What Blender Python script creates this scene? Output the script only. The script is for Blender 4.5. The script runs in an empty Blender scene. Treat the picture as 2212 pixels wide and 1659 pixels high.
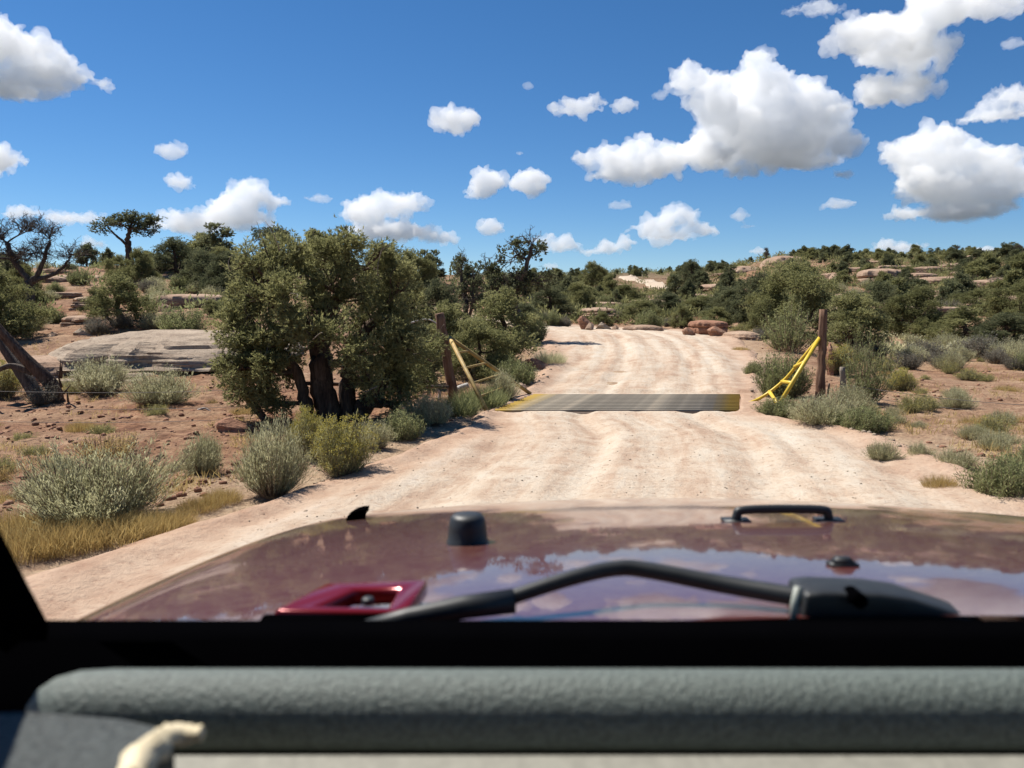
import bpy, bmesh, math, numpy as np
from mathutils import Vector, Matrix, Quaternion

# ------------------------------------------------------------------ camera, sky, sun, exposure
sc = bpy.context.scene
COL = sc.collection
F, H, P = 1661.0, 1.52, math.radians(-5.47)      # focal length (px of a 2212 px wide frame), eye height, pitch
cd = bpy.data.cameras.new('camera'); cam = bpy.data.objects.new('camera', cd); COL.objects.link(cam); sc.camera = cam
cd.sensor_width = 36; cd.lens = 36*F/2212; cd.clip_start = .02; cd.clip_end = 60000
cam.location = (0, 0, H); cam.rotation_euler = (math.pi/2 + P, 0, 0)
cd.dof.use_dof = True; cd.dof.focus_distance = 14; cd.dof.aperture_fstop = 8.5
w = bpy.data.worlds.new('World'); sc.world = w; w.use_nodes = True
nt = w.node_tree
SUN_EL, SUN_AZ = math.radians(57), math.radians(-54)
sky = nt.nodes.new('ShaderNodeTexSky'); sky.sky_type = 'NISHITA'; sky.sun_disc = False
sky.sun_elevation = SUN_EL; sky.sun_rotation = SUN_AZ; sky.altitude = 1900; sky.dust_density = 0; sky.ozone_density = 5.0; sky.air_density = 1.0
hs = nt.nodes.new('ShaderNodeHueSaturation'); hs.inputs['Saturation'].default_value = 1.2
nt.links.new(sky.outputs[0], hs.inputs['Color']); nt.links.new(hs.outputs[0], nt.nodes['Background'].inputs[0]); nt.nodes['Background'].inputs[1].default_value = .07
sl = bpy.data.lights.new('sun', 'SUN'); sl.energy = 5.0; sl.angle = math.radians(.53); sl.color = (1, .95, .87)
so = bpy.data.objects.new('sun', sl); COL.objects.link(so)
sd = Vector((math.sin(SUN_AZ)*math.cos(SUN_EL), math.cos(SUN_AZ)*math.cos(SUN_EL), math.sin(SUN_EL)))
so.rotation_euler = sd.to_track_quat('Z', 'Y').to_euler()
sc.view_settings.view_transform = 'Standard'; sc.view_settings.look = 'None'; sc.view_settings.gamma = 1
sc.view_settings.exposure = .62
cy = sc.cycles
cy.max_bounces = 48; cy.volume_bounces = 24; cy.diffuse_bounces = 4; cy.glossy_bounces = 4; cy.transmission_bounces = 6
cy.transparent_max_bounces = 8; cy.use_denoising = True; cy.sample_clamp_indirect = 6

# ------------------------------------------------------------------ helpers
def ray(u, v):
    xc = (u-1106)/F; yc = -(v-829.5)/F
    return np.array([xc, math.cos(P)-yc*math.sin(P), math.sin(P)+yc*math.cos(P)])
def at(u, v, Y):
    d = ray(u, v); t = Y/d[1]
    return np.array([d[0]*t, Y, H+d[2]*t])
def hsh(i, j, k, s):
    n = (i*374761393 + j*668265263 + k*1274126177 + s*1013904223) & 0xffffffff
    n = ((n ^ (n >> 13))*1274126177) & 0xffffffff
    n = n ^ (n >> 16)
    return (n & 0xffff)/65535.0
def vn(p, s=0):
    p = np.asarray(p, float); i = np.floor(p).astype(np.int64); f = p-i; f = f*f*(3-2*f)
    r = 0
    for a in (0, 1):
        for b in (0, 1):
            for c in (0, 1):
                wt = (f[:, 0] if a else 1-f[:, 0])*(f[:, 1] if b else 1-f[:, 1])*(f[:, 2] if c else 1-f[:, 2])
                r = r + wt*hsh(i[:, 0]+a, i[:, 1]+b, i[:, 2]+c, s)
    return r
def fbm(p, s=0, o=4):
    r = 0; a = .5
    for k in range(o):
        r = r + a*(vn(p, s+k)-.5)*2; p = p*2.03; a *= .5
    return r
def n2(x, y, s=0, o=4):
    x, y = np.broadcast_arrays(np.asarray(x, float), np.asarray(y, float))
    return fbm(np.stack([x.ravel(), y.ravel(), np.zeros(x.size)+.37], 1), s, o).reshape(x.shape)
def sstep(a, b, x):
    t = np.clip((x-a)/(b-a), 0, 1); return t*t*(3-2*t)

def mesh(name, V, FS, mats=(), mi=None, smooth=False, attrs=None):
    """V (n,3); FS list of (m,k) face arrays; mi material index per face array"""
    V = np.asarray(V, np.float32)
    me = bpy.data.meshes.new(name)
    FS = [np.asarray(f, np.int32) for f in FS if len(f)]
    nl = sum(f.size for f in FS); npoly = sum(len(f) for f in FS)
    me.vertices.add(len(V)); me.vertices.foreach_set('co', V.ravel())
    me.loops.add(nl); me.polygons.add(npoly)
    me.loops.foreach_set('vertex_index', np.concatenate([f.ravel() for f in FS]))
    st = np.concatenate([np.full(len(f), f.shape[1], np.int32) for f in FS]); starts = np.concatenate([[0], np.cumsum(st)[:-1]]).astype(np.int32)
    me.polygons.foreach_set('loop_start', starts)
    if mi is not None:
        me.polygons.foreach_set('material_index', np.concatenate([np.full(len(f), m, np.int32) for f, m in zip(FS, mi)]))
    if smooth: me.polygons.foreach_set('use_smooth', np.ones(npoly, bool))
    for k, a in (attrs or {}).items():
        at_ = me.attributes.new(k, 'FLOAT', 'POINT'); at_.data.foreach_set('value', np.asarray(a, np.float32))
    for m in mats: me.materials.append(m)
    me.update(calc_edges=True)
    return me
def link(name, me, parent=None, loc=None):
    o = bpy.data.objects.new(name, me); COL.objects.link(o)
    if parent: o.parent = parent
    if loc is not None: o.location = loc
    return o
def tag(o, label, cat, group=None):
    o['label'] = label; o['category'] = cat
    if group: o['group'] = group
    return o
def thing(name, label, cat, loc=(0, 0, 0), rz=0, s=(1, 1, 1), group=None):
    o = bpy.data.objects.new(name, None); COL.objects.link(o); o.empty_display_size = .1
    o.location = loc; o.rotation_euler = (0, 0, rz); o.scale = s if hasattr(s, '__len__') else (s, s, s)
    return tag(o, label, cat, group)

class MB:
    def __init__(s): s.V = []; s.F = {}; s.n = 0
    def add(s, V, Fc, mi=0):
        V = np.asarray(V, float); Fc = np.asarray(Fc)
        s.V.append(V); s.F.setdefault((mi, Fc.shape[1]), []).append(Fc+s.n); s.n += len(V)
    def tube(s, pts, rad, n=8, ridge=0, seed=0, mi=0, caps=True):
        pts = np.asarray(pts, float); m = len(pts); rad = np.broadcast_to(np.asarray(rad, float), (m,))
        tg = np.gradient(pts, axis=0); tg /= np.linalg.norm(tg, axis=1)[:, None]+1e-9
        up = np.array([0, 0, 1.]) if abs(tg[0][2]) < .9 else np.array([1., 0, 0])
        a = np.linspace(0, 2*math.pi, n, endpoint=False); R = []
        x = np.cross(tg[0], up); x /= np.linalg.norm(x)
        for i in range(m):
            x = x-tg[i]*np.dot(x, tg[i]); x /= np.linalg.norm(x)+1e-9
            y = np.cross(tg[i], x)
            rr = np.full(n, rad[i])
            if ridge:
                rr = rr*(1+ridge*(vn(np.stack([np.cos(a)*2.6, np.sin(a)*2.6, np.full(n, i*.16)], 1), seed)-.5)*2 + ridge*.5*(vn(np.stack([np.cos(a)*6, np.sin(a)*6, np.full(n, i*.3)], 1), seed+3)-.5))
            R.append(pts[i]+np.cos(a)[:, None]*rr[:, None]*x+np.sin(a)[:, None]*rr[:, None]*y)
        V = np.vstack(R); j = np.arange(n); jn = (j+1) % n
        Fq = np.vstack([np.stack([i*n+j, i*n+jn, (i+1)*n+jn, (i+1)*n+j], 1) for i in range(m-1)])
        b = s.n
        s.add(V, Fq, mi)
        if caps:
            s.V.append(np.stack([pts[0], pts[-1]])); s.n += 2; c0 = b+m*n
            s.F.setdefault((mi, 3), []).append(np.stack([b+jn, b+j, np.full(n, c0)], 1))
            s.F.setdefault((mi, 3), []).append(np.stack([b+(m-1)*n+j, b+(m-1)*n+jn, np.full(n, c0+1)], 1))
    def box(s, c, e, rot=None, mi=0):
        V = np.array([[x, y, z] for x in (-1, 1) for y in (-1, 1) for z in (-1, 1)])*np.asarray(e)*.5
        if rot is not None: V = V @ np.asarray(rot).T
        s.add(V+np.asarray(c), [[0, 1, 3, 2], [4, 6, 7, 5], [0, 4, 5, 1], [2, 3, 7, 6], [0, 2, 6, 4], [1, 5, 7, 3]], mi)
    def data(s, name, mats, smooth=False):
        ks = list(s.F); return mesh(name, np.vstack(s.V), [np.vstack(s.F[k]) for k in ks], mats, [k[0] for k in ks], smooth)

def blades(B, D, L, W, bend=0., rng=None):
    """kite-shaped blades, base B, direction D, length L, width W -> V, quads"""
    n = len(B); D = D/(np.linalg.norm(D, axis=1)[:, None]+1e-9)
    r = rng.normal(size=(n, 3)); S = np.cross(D, r); S /= np.linalg.norm(S, axis=1)[:, None]+1e-9
    L = np.broadcast_to(L, (n,))[:, None]; W = np.broadcast_to(W, (n,))[:, None]
    N = np.cross(S, D)
    mid = B+D*L*.55; tip = B+D*L+N*L*bend
    V = np.stack([B, mid-S*W*.5, tip, mid+S*W*.5], 1).reshape(-1, 3)
    return V, np.arange(n*4).reshape(n, 4)

# ------------------------------------------------------------------ materials
def nodes(name):
    m = bpy.data.materials.new(name); m.use_nodes = True; t = m.node_tree
    return m, t, t.nodes['Principled BSDF'], t.nodes['Material Output']
class G:                                   # tiny node-graph helper
    def __init__(s, t): s.t = t
    def n(s, ty, **kw):
        nd = s.t.nodes.new(ty)
        for k, v in kw.items(): setattr(nd, k, v)
        return nd
    def L(s, a, b): s.t.links.new(a, b)
    def noise(s, vec, scale, detail=4, rough=.55):
        n = s.n('ShaderNodeTexNoise'); n.inputs['Scale'].default_value = scale; n.inputs['Detail'].default_value = detail; n.inputs['Roughness'].default_value = rough
        if vec is not None: s.L(vec, n.inputs['Vector'])
        return n.outputs['Fac']
    def ramp(s, fac, stops):
        r = s.n('ShaderNodeValToRGB'); e = r.color_ramp.elements
        while len(e) < len(stops): e.new(.5)
        for el, (p, c) in zip(e, stops): el.position = p; el.color = (*c, 1) if len(c) == 3 else c
        s.L(fac, r.inputs[0]); return r.outputs[0]
    def mix(s, fac, a, b, mode='MIX'):
        m = s.n('ShaderNodeMix', data_type='RGBA', blend_type=mode)
        for k, x in ((0, fac), (6, a), (7, b)):
            if hasattr(x, 'is_output'): s.L(x, m.inputs[k])
            elif k == 0: m.inputs[0].default_value = x
            else: m.inputs[k].default_value = (*x, 1)
        return m.outputs[2]
    def math(s, op, a, b=None):
        m = s.n('ShaderNodeMath', operation=op)
        for k, x in ((0, a), (1, b)):
            if x is None: continue
            if hasattr(x, 'is_output'): s.L(x, m.inputs[k])
            else: m.inputs[k].default_value = x
        return m.outputs[0]
    def map(s, vec, scale=(1, 1, 1), loc=(0, 0, 0)):
        m = s.n('ShaderNodeMapping'); m.inputs['Scale'].default_value = scale; m.inputs['Location'].default_value = loc
        s.L(vec, m.inputs[0]); return m.outputs[0]
    def bump(s, h, strength, dist, bsdf):
        b = s.n('ShaderNodeBump'); b.inputs['Strength'].default_value = strength; b.inputs['Distance'].default_value = dist
        s.L(h, b.inputs['Height']); s.L(b.outputs[0], bsdf.inputs['Normal'])

def g3(k): return (k, k, k)
def mat_ground():
    m, t, b, o = nodes('red_desert_soil'); g = G(t)
    pos = g.n('ShaderNodeNewGeometry').outputs['Position']
    soil = g.n('ShaderNodeAttribute', attribute_name='soil').outputs['Fac']
    big = g.noise(pos, .55, 5, .6); mid = g.noise(pos, 3.2, 6, .65); fine = g.noise(pos, 17, 6, .7)
    red = g.ramp(mid, [(.3, (.09, .037, .021)), (.46, (.18, .083, .045)), (.58, (.28, .148, .082)), (.72, (.385, .25, .155))])
    red = g.mix(g.ramp(big, [(.46, g3(0)), (.66, g3(.8))]), red, (.33, .22, .135))
    pale = g.ramp(mid, [(.3, (.31, .20, .127)), (.55, (.40, .288, .19)), (.75, (.46, .355, .255))])
    col = g.mix(soil, pale, red)
    col = g.mix(g.ramp(fine, [(.36, g3(.55)), (.5, g3(0))]), col, (.10, .05, .032))
    col = g.mix(g.n('ShaderNodeAttribute', attribute_name='scrub').outputs['Fac'], col, (.085, .08, .045))
    g.L(col, b.inputs['Base Color']); b.inputs['Roughness'].default_value = .95; b.inputs['Specular IOR Level'].default_value = .15
    g.bump(g.math('ADD', g.math('MULTIPLY', mid, 1.2), fine), .9, .05, b)
    return m
def mat_road():
    m, t, b, o = nodes('graded_dirt_road'); g = G(t)
    pos = g.n('ShaderNodeNewGeometry').outputs['Position']
    ac = g.n('ShaderNodeAttribute', attribute_name='across').outputs['Fac']
    al = g.n('ShaderNodeAttribute', attribute_name='along').outputs['Fac']
    cv = g.n('ShaderNodeCombineXYZ'); g.L(g.math('MULTIPLY', ac, 1.0), cv.inputs[0]); g.L(g.math('MULTIPLY', al, .09), cv.inputs[1])
    streak = g.noise(cv.outputs[0], 2.4, 6, .66)
    mid = g.noise(pos, 2.3, 6, .65); fine = g.noise(pos, 14, 6, .7); big = g.noise(pos, .4, 4)
    f = g.math('ADD', g.math('MULTIPLY', streak, .55), g.math('ADD', g.math('MULTIPLY', mid, .33), g.math('MULTIPLY', big, .12)))
    col = g.ramp(f, [(.36, (.32, .213, .147)), (.44, (.41, .30, .218)), (.5, (.475, .38, .288)), (.57, (.51, .435, .345)), (.66, (.535, .48, .405))])
    edge = g.n('ShaderNodeAttribute', attribute_name='edge').outputs['Fac']
    pk = g.ramp(mid, [(.3, (.32, .198, .133)), (.6, (.43, .30, .212))])
    col = g.mix(edge, col, pk)
    col = g.mix(g.ramp(fine, [(.33, g3(.5)), (.46, g3(0))]), col, (.24, .14, .095))
    g.L(col, b.inputs['Base Color']); b.inputs['Roughness'].default_value = .95; b.inputs['Specular IOR Level'].default_value = .15
    g.bump(g.math('ADD', mid, g.math('MULTIPLY', fine, .8)), .8, .04, b)
    return m
def mat_rock(name, c0, c1, c2, sc_=1.0):
    m, t, b, o = nodes(name); g = G(t)
    pos = g.n('ShaderNodeNewGeometry').outputs['Position']
    st = g.noise(g.map(pos, (.5, .5, 6)), 1.6*sc_, 6, .65)
    mid = g.noise(pos, 1.5*sc_, 6, .65); fine = g.noise(pos, 16*sc_, 5, .7)
    col = g.ramp(g.math('ADD', g.math('MULTIPLY', st, .6), g.math('MULTIPLY', mid, .4)), [(.33, c0), (.5, c1), (.66, c2)])
    col = g.mix(g.ramp(fine, [(.33, g3(.6)), (.5, g3(0))]), col, tuple(x*.45 for x in c0))
    g.L(col, b.inputs['Base Color']); b.inputs['Roughness'].default_value = .92; b.inputs['Specular IOR Level'].default_value = .2
    g.bump(g.math('ADD', st, g.math('MULTIPLY', fine, .5)), .8, .06, b)
    return m
def mat_leaf(name, ca, cb, cc, trans=.3, rough=.75):
    m, t, b, o = nodes(name); g = G(t)
    tint = g.n('ShaderNodeAttribute', attribute_name='tint').outputs['Fac']
    oi = g.n('ShaderNodeObjectInfo').outputs['Random']
    f = g.math('ADD', tint, g.math('MULTIPLY', g.math('SUBTRACT', oi, .5), .3))
    col = g.ramp(f, [(.05, ca), (.5, cb), (.95, cc)])
    g.L(col, b.inputs['Base Color']); b.inputs['Roughness'].default_value = rough; b.inputs['Specular IOR Level'].default_value = .25
    tr = g.n('ShaderNodeBsdfTranslucent'); g.L(col, tr.inputs[0])
    mx = g.n('ShaderNodeMixShader'); mx.inputs[0].default_value = trans
    g.L(b.outputs[0], mx.inputs[1]); g.L(tr.outputs[0], mx.inputs[2]); g.L(mx.outputs[0], o.inputs[0])
    return m
def mat_bark(name, c0, c1, c2, zs=.12):
    m, t, b, o = nodes(name); g = G(t)
    pos = g.n('ShaderNodeTexCoord').outputs['Object']
    st = g.noise(g.map(pos, (1, 1, zs)), 28, 5, .65); mid = g.noise(pos, 3, 4)
    col = g.ramp(g.math('ADD', g.math('MULTIPLY', st, .7), g.math('MULTIPLY', mid, .3)), [(.34, c0), (.5, c1), (.64, c2)])
    g.L(col, b.inputs['Base Color']); b.inputs['Roughness'].default_value = .9; b.inputs['Specular IOR Level'].default_value = .2
    g.bump(st, .9, .02, b)
    return m
def mat_plain(name, c, rough=.5, metal=0, bumps=None, var=.25, spec=.5):
    m, t, b, o = nodes(name); g = G(t)
    pos = g.n('ShaderNodeTexCoord').outputs['Object']
    n = g.noise(pos, bumps[0] if bumps else 20, 4)
    col = g.mix(g.ramp(n, [(.35, g3(0)), (.65, g3(1))]), tuple(x*(1-var) for x in c), tuple(min(1, x*(1+var)) for x in c))
    g.L(col, b.inputs['Base Color']); b.inputs['Roughness'].default_value = rough; b.inputs['Metallic'].default_value = metal
    b.inputs['Specular IOR Level'].default_value = spec
    if bumps: g.bump(n, bumps[1], bumps[2], b)
    return m
M = {}
M['ground'] = mat_ground(); M['road'] = mat_road()
M['pebble'] = mat_rock('road_gravel', (.36, .26, .18), (.46, .36, .26), (.54, .45, .34), 6)
M['slick'] = mat_rock('grey_tan_slickrock', (.21, .15, .108), (.34, .265, .195), (.43, .345, .26))
M['ledge'] = mat_rock('tan_sandstone', (.22, .13, .085), (.36, .245, .17), (.44, .325, .235))
M['redrock'] = mat_rock('red_sandstone', (.17, .08, .05), (.31, .16, .10), (.40, .25, .165))
M['jun'] = mat_leaf('juniper_foliage', (.115, .12, .05), (.225, .225, .095), (.34, .33, .15), .5)
M['jundark'] = mat_leaf('dark_pinyon_foliage', (.07, .08, .042), (.14, .15, .078), (.23, .235, .12), .5)
M['sage'] = mat_leaf('sagebrush_leaves', (.29, .275, .145), (.47, .45, .26), (.63, .61, .39), .5)
M['rabbit'] = mat_leaf('rabbitbrush_leaves', (.21, .20, .095), (.34, .325, .155), (.47, .435, .2), .45)
M['green'] = mat_leaf('green_weed_leaves', (.14, .155, .065), (.245, .26, .115), (.37, .375, .18), .5)
M['grey'] = mat_leaf('blackbrush_twigs', (.10, .09, .066), (.18, .165, .13), (.27, .25, .2), .4)
M['dry'] = mat_leaf('dry_grass', (.30, .20, .075), (.47, .34, .13), (.58, .46, .21), .45)
M['stem'] = mat_plain('woody_stems', (.23, .17, .11), .9)
M['bark'] = mat_bark('juniper_bark', (.03, .019, .014), (.085, .056, .04), (.16, .115, .085))
M['deadbark'] = mat_bark('dead_branch_bark', (.04, .03, .025), (.085, .066, .054), (.15, .125, .105))
M['palebark'] = mat_bark('bleached_wood', (.28, .25, .22), (.45, .42, .38), (.6, .57, .53), .3)
M['post'] = mat_bark('weathered_red_brown_post', (.07, .038, .025), (.17, .095, .062), (.27, .175, .12), .05)
M['greypost'] = mat_bark('weathered_grey_post', (.10, .085, .065), (.2, .165, .13), (.3, .26, .21), .05)

# ------------------------------------------------------------------ terrain
CP = []                                            # control points of the land: (x, y, z)
def cpx(u, v, Y): CP.append(tuple(at(u, v, Y)))
for X in (-14, -9, -4, 0, 4, 9, 14):
    for Y in (-14, -4, 4, 9): CP.append((X, Y, 0 if X > -3 else -.08))
for X in (-6, -1, 2, 5, 9): CP.append((X, 13, 0.0))
for a in (100, 140, 180, 220, 260): CP.append((60*math.sin(math.radians(a)), 60*math.cos(math.radians(a)), 0)); CP.append((600*math.sin(math.radians(a)), 600*math.cos(math.radians(a)), 6))
for p in [(-40, 830, 15.5), (250, 828, 15.5), (480, 815, 15.5), (700, 800, 18),
          (0, 715, 21), (250, 715, 21), (450, 710, 22), (650, 700, 24), (880, 735, 24), (1010, 735, 26),
          (0, 655, 27), (250, 650, 28), (420, 640, 29), (650, 640, 32), (-200, 640, 26),
          (-200, 580, 40), (50, 578, 42), (300, 574, 42), (480, 578, 44), (700, 590, 52), (900, 600, 62),
          (-300, 590, 90), (200, 610, 90), (600, 610, 110), (900, 596, 130),
          (1250, 714, 30), (1400, 716, 30), (1550, 726, 29), (1180, 716, 30), (1350, 772, 20), (1500, 775, 20), (1180, 790, 18),
          (1100, 705, 32), (1250, 706, 36), (1450, 706, 37), (1650, 722, 32), (1750, 745, 26),
          (1250, 680, 48), (1450, 672, 50), (1600, 668, 46), (1100, 668, 48),
          (1250, 640, 80), (1450, 640, 85), (1100, 622, 90), (1250, 612, 130), (1440, 626, 120), (1350, 601, 165), (1200, 600, 190),
          (1350, 590, 215), (1550, 587, 150), (1250, 592, 230), (1000, 594, 230),
          (1650, 605, 82), (1650, 560, 118), (1760, 556, 118), (1800, 640, 58), (1900, 560, 108), (2050, 558, 98), (2250, 556, 92), (2500, 556, 90), (1900, 600, 74), (2100, 600, 70), (2300, 600, 66), (2500, 610, 60),
          (1900, 690, 40), (2100, 672, 44), (2300, 660, 44), (2000, 640, 56), (2250, 640, 54),
          (1900, 745, 31), (2100, 730, 32), (2300, 730, 31), (1950, 800, 21), (2200, 795, 21), (2500, 780, 22),
          (1350, 605, 420), (1700, 590, 260), (2100, 590, 230), (2500, 590, 220), (700, 615, 300), (0, 620, 300), (-900, 640, 120), (-900, 660, 60), (3200, 640, 120)]:
    cpx(*p)
for a in range(-80, 81, 20): CP.append((1500*math.sin(math.radians(a)), 1500*math.cos(math.radians(a)), 8)); CP.append((4500*math.sin(math.radians(a)), 4500*math.cos(math.radians(a)), 0))
CP = np.array(CP)
def warp(X, Y):
    r = np.sqrt(X*X+Y*Y)+1e-6; q = np.log1p(r/12)
    return np.stack([X/r*q, Y/r*q], -1)
def _k(d): return np.where(d > 1e-9, d*d*np.log(d+1e-12), 0)
_W = warp(CP[:, 0], CP[:, 1]); n_ = len(CP)
_A = np.zeros((n_+3, n_+3)); _D = np.linalg.norm(_W[:, None]-_W[None], axis=2)
_A[:n_, :n_] = _k(_D)+np.eye(n_)*.004; _A[:n_, n_:] = np.c_[np.ones(n_), _W]; _A[n_:, :n_] = _A[:n_, n_:].T
_C = np.linalg.solve(_A, np.r_[CP[:, 2], 0, 0, 0])
# road edges, left and right, as pairs down its length
RL = np.array([(-2.7, -40), (-2.8, -10), (-2.9, 2), (-2.75, 4.5), (-2.05, 6), (-1.4, 7.65), (-.85, 9.3), (-.38, 11.1), (.2, 13.5), (.75, 17), (1.0, 20), (1.15, 24), (1.0, 28), (.2, 30.5), (-1.5, 32.3), (-4.5, 33.6)])
RR = np.array([(4.2, -40), (4.2, -10), (4.2, 2), (4.2, 4.5), (4.25, 6), (4.35, 7.65), (4.35, 9.3), (3.7, 11.1), (4.3, 13.5), (5.4, 17), (6.4, 20), (7.3, 24), (7.9, 28), (7.6, 31.5), (5.5, 35.2), (0, 37.5)])
GX = lambda y, s: np.interp(y, [11.55, 13.75], [-.27, .39] if s < 0 else [3.42, 4.10])     # cattle guard left/right ends
GY0, GY1 = 11.55, 13.75
def catm(E, n):
    E = np.asarray(E, float); t = np.linspace(0, len(E)-1, n); i = np.clip(t.astype(int), 0, len(E)-2); f = (t-i)[:, None]
    p0 = E[np.maximum(i-1, 0)]; p1 = E[i]; p2 = E[i+1]; p3 = E[np.minimum(i+2, len(E)-1)]
    return .5*((2*p1)+(-p0+p2)*f+(2*p0-5*p1+4*p2-p3)*f*f+(-p0+3*p1-3*p2+p3)*f**3)
NR = 900
RLd, RRd = catm(RL, NR), catm(RR, NR); RC = (RLd+RRd)/2; RHW = np.linalg.norm(RRd-RLd, axis=1)/2
def road_d(X, Y):
    """distance to the centre line / half width (about 1 at the edge)"""
    X = np.asarray(X, float); Y = np.asarray(Y, float); out = np.full(X.shape, 9.)
    near = (np.abs(X) < 45) & (Y > -45) & (Y < 60)
    xs, ys = X[near], Y[near]; best = np.full(xs.shape, 9.)
    for i in range(0, NR, 6):
        best = np.minimum(best, np.hypot(xs-RC[i, 0], ys-RC[i, 1])/RHW[i])
    out[near] = best; return out
def tz0(X, Y):
    X = np.asarray(X, float); Y = np.asarray(Y, float); sh = X.shape; x, y = X.ravel(), Y.ravel(); out = np.empty(x.size)
    for a in range(0, x.size, 40000):
        q = warp(x[a:a+40000], y[a:a+40000]); d = np.linalg.norm(q[:, None]-_W[None], axis=2)
        out[a:a+40000] = _k(d) @ _C[:n_]+_C[n_]+q @ _C[n_+1:]
    return out.reshape(sh)
def tz(X, Y):
    X = np.asarray(X, float); Y = np.asarray(Y, float)
    z = tz0(X, Y); rd = road_d(X, Y)
    off = sstep(.95, 1.5, rd); r = np.hypot(X, Y)
    z = z+off*(n2(X*.35, Y*.35, 5, 4)*.16+n2(X*1.7, Y*1.7, 9, 3)*.05)*np.clip(.5+r/60, .5, 2)
    fr = sstep(35, 60, r)                          # terraced, ledgy ground on the slopes
    st = .9; zz = z+n2(X*.06, Y*.06, 21, 3)*.8; k = np.floor(zz/st); fz = zz/st-k
    z = z+fr*off*((k+sstep(.55, .95, fz))*st-zz)*.55
    return z
def gz(x, y): return float(tz(np.array([x]), np.array([y]))[0])
def hit(u, v, y0=2.5, y1=320):
    """where the sight line through a picture point meets the land"""
    d = ray(u, v); ys = np.geomspace(y0, y1, 500); t = ys/d[1]
    dz = H+d[2]*t-tz(d[0]*t, ys)
    i = np.argmax(dz < 0) if (dz < 0).any() else len(ys)-1
    y = ys[i]; return np.array([d[0]*y/d[1], y, gz(d[0]*y/d[1], y)])
def geo(a, b, n): return np.geomspace(1, b/a, n)*a
ys = np.r_[-geo(8, 4500, 30)[::-1], np.arange(-7, 1.8, .5), np.arange(2, 16, .07), np.arange(16, 36, .14), geo(36, 240, 130), geo(250, 4500, 26)]
xs = np.r_[np.arange(0, 7, .085), np.arange(7, 16, .15), geo(16, 130, 85), geo(136, 4500, 24)]; xs = np.r_[-xs[::-1], xs[1:]]
XX, YY = np.meshgrid(xs, ys); ZZ = tz(XX, YY); RD = road_d(XX, YY)
SOIL = sstep(1.0, 1.35, RD+n2(XX*.6, YY*.6, 33, 3)*.25)*(.55+.45*sstep(-.35, .35, n2(XX*.25, YY*.25, 40, 3)))
SOIL = np.where((XX > 5) & (YY < 40), SOIL*.75, SOIL)
def relief(X, Y, rd): return sstep(30, 12, np.hypot(X, Y))*sstep(1.05, 1.4, rd)*(.16*np.clip(.28-np.abs(n2(X*2.6, Y*2.6, 60, 4)), 0, .3)+n2(X*6, Y*6, 63, 2)*.035)
ZZ = ZZ+relief(XX, YY, RD)
ZZ = ZZ-.055*sstep(1.1, .8, RD)
in_g = (YY > GY0-.05) & (YY < GY1+.05) & (XX > GX(YY, -1)-.05) & (XX < GX(YY, 1)+.05); ZZ = np.where(in_g, -.5, ZZ)
nx, ny = len(xs), len(ys); I = np.arange(nx*ny).reshape(ny, nx)
gm = mesh('ground', np.stack([XX, YY, ZZ], -1).reshape(-1, 3), [np.stack([I[:-1, :-1], I[:-1, 1:], I[1:, 1:], I[1:, :-1]], -1).reshape(-1, 4)], [M['ground']], smooth=True, attrs={'soil': SOIL.ravel(), 'scrub': (sstep(60, 260, np.hypot(XX, YY))*np.clip(.85+.5*n2(XX*.03, YY*.03, 44, 3), 0, 1)).ravel()})
ground = link('ground', gm); ground['kind'] = 'structure'

# the graded dirt road: a sheet on the land with ruts, soft edges and a small windrow on each side
na = 84; T = np.linspace(-1.12, 1.12, na)
seg = np.r_[0, np.cumsum(np.linalg.norm(np.diff(RC, axis=0), axis=1))]
sv = np.r_[np.arange(0, 38, .5), np.arange(38, 78, .085), np.arange(78, seg[-1], .3)]
cx, cy_, lx, ly = [np.interp(sv, seg, a) for a in (RC[:, 0], RC[:, 1], RLd[:, 0], RLd[:, 1])]
hx, hy = cx-lx, cy_-ly
PX = cx[:, None]+T[None]*hx[:, None]; PY = cy_[:, None]+T[None]*hy[:, None]
AC = T[None]*np.hypot(hx, hy)[:, None]; AL = np.repeat(sv[:, None], na, 1)
base = tz0(PX, PY); aT = np.abs(T)[None]+n2(PX*.8, PY*.8, 71, 4)*.11
RZ = base+.01+.07*sstep(1.12, .9, aT)-.05
RZ += .05*np.exp(-((aT-.97)/.06)**2)*(1+n2(PX*2, PY*2, 73, 3))               # windrow
RZ += (n2(AC*2.4, AL*.12, 75, 4)*.055+n2(PX*1.6, PY*1.6, 77, 4)*.035+n2(PX*6, PY*6, 79, 3)*.018)*sstep(1.1, .8, aT)
for c, wd, dp in ((-.75, .2, .05), (.9, .2, .05), (-1.9, .24, .03), (2.1, .24, .03), (-1.25, .12, .02), (1.4, .12, .02), (.1, .15, .02)): RZ -= dp*np.exp(-((AC-c+n2(AL*.12, AC*0, 81, 2)*.35)/wd)**2)
RZ -= .05*np.exp(-((PY-15.6-n2(PX*.7, PY*0, 85, 2)*.4)/.35)**2)*sstep(.9, .6, aT)   # wash-boards past the guard
RZ -= .05*np.exp(-((PY-17.3-n2(PX*.6, PY*0, 87, 2)*.5)/.3)**2)*sstep(.9, .6, aT)
RZ = np.where(aT > 1.06, base-.12, RZ)
ing = (PY > GY0) & (PY < GY1) & (PX > GX(PY, -1)) & (PX < GX(PY, 1)); RZ = np.where(ing, -.45, np.where((np.abs(PY-12.65) < 1.4) & (PX > -1) & (PX < 5), np.minimum(RZ, .015), RZ))
EDGE = np.clip(sstep(.62, 1.0, aT)+.35*sstep(.2, .6, n2(PX*.35, PY*.35, 83, 3)), 0, 1)
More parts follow.
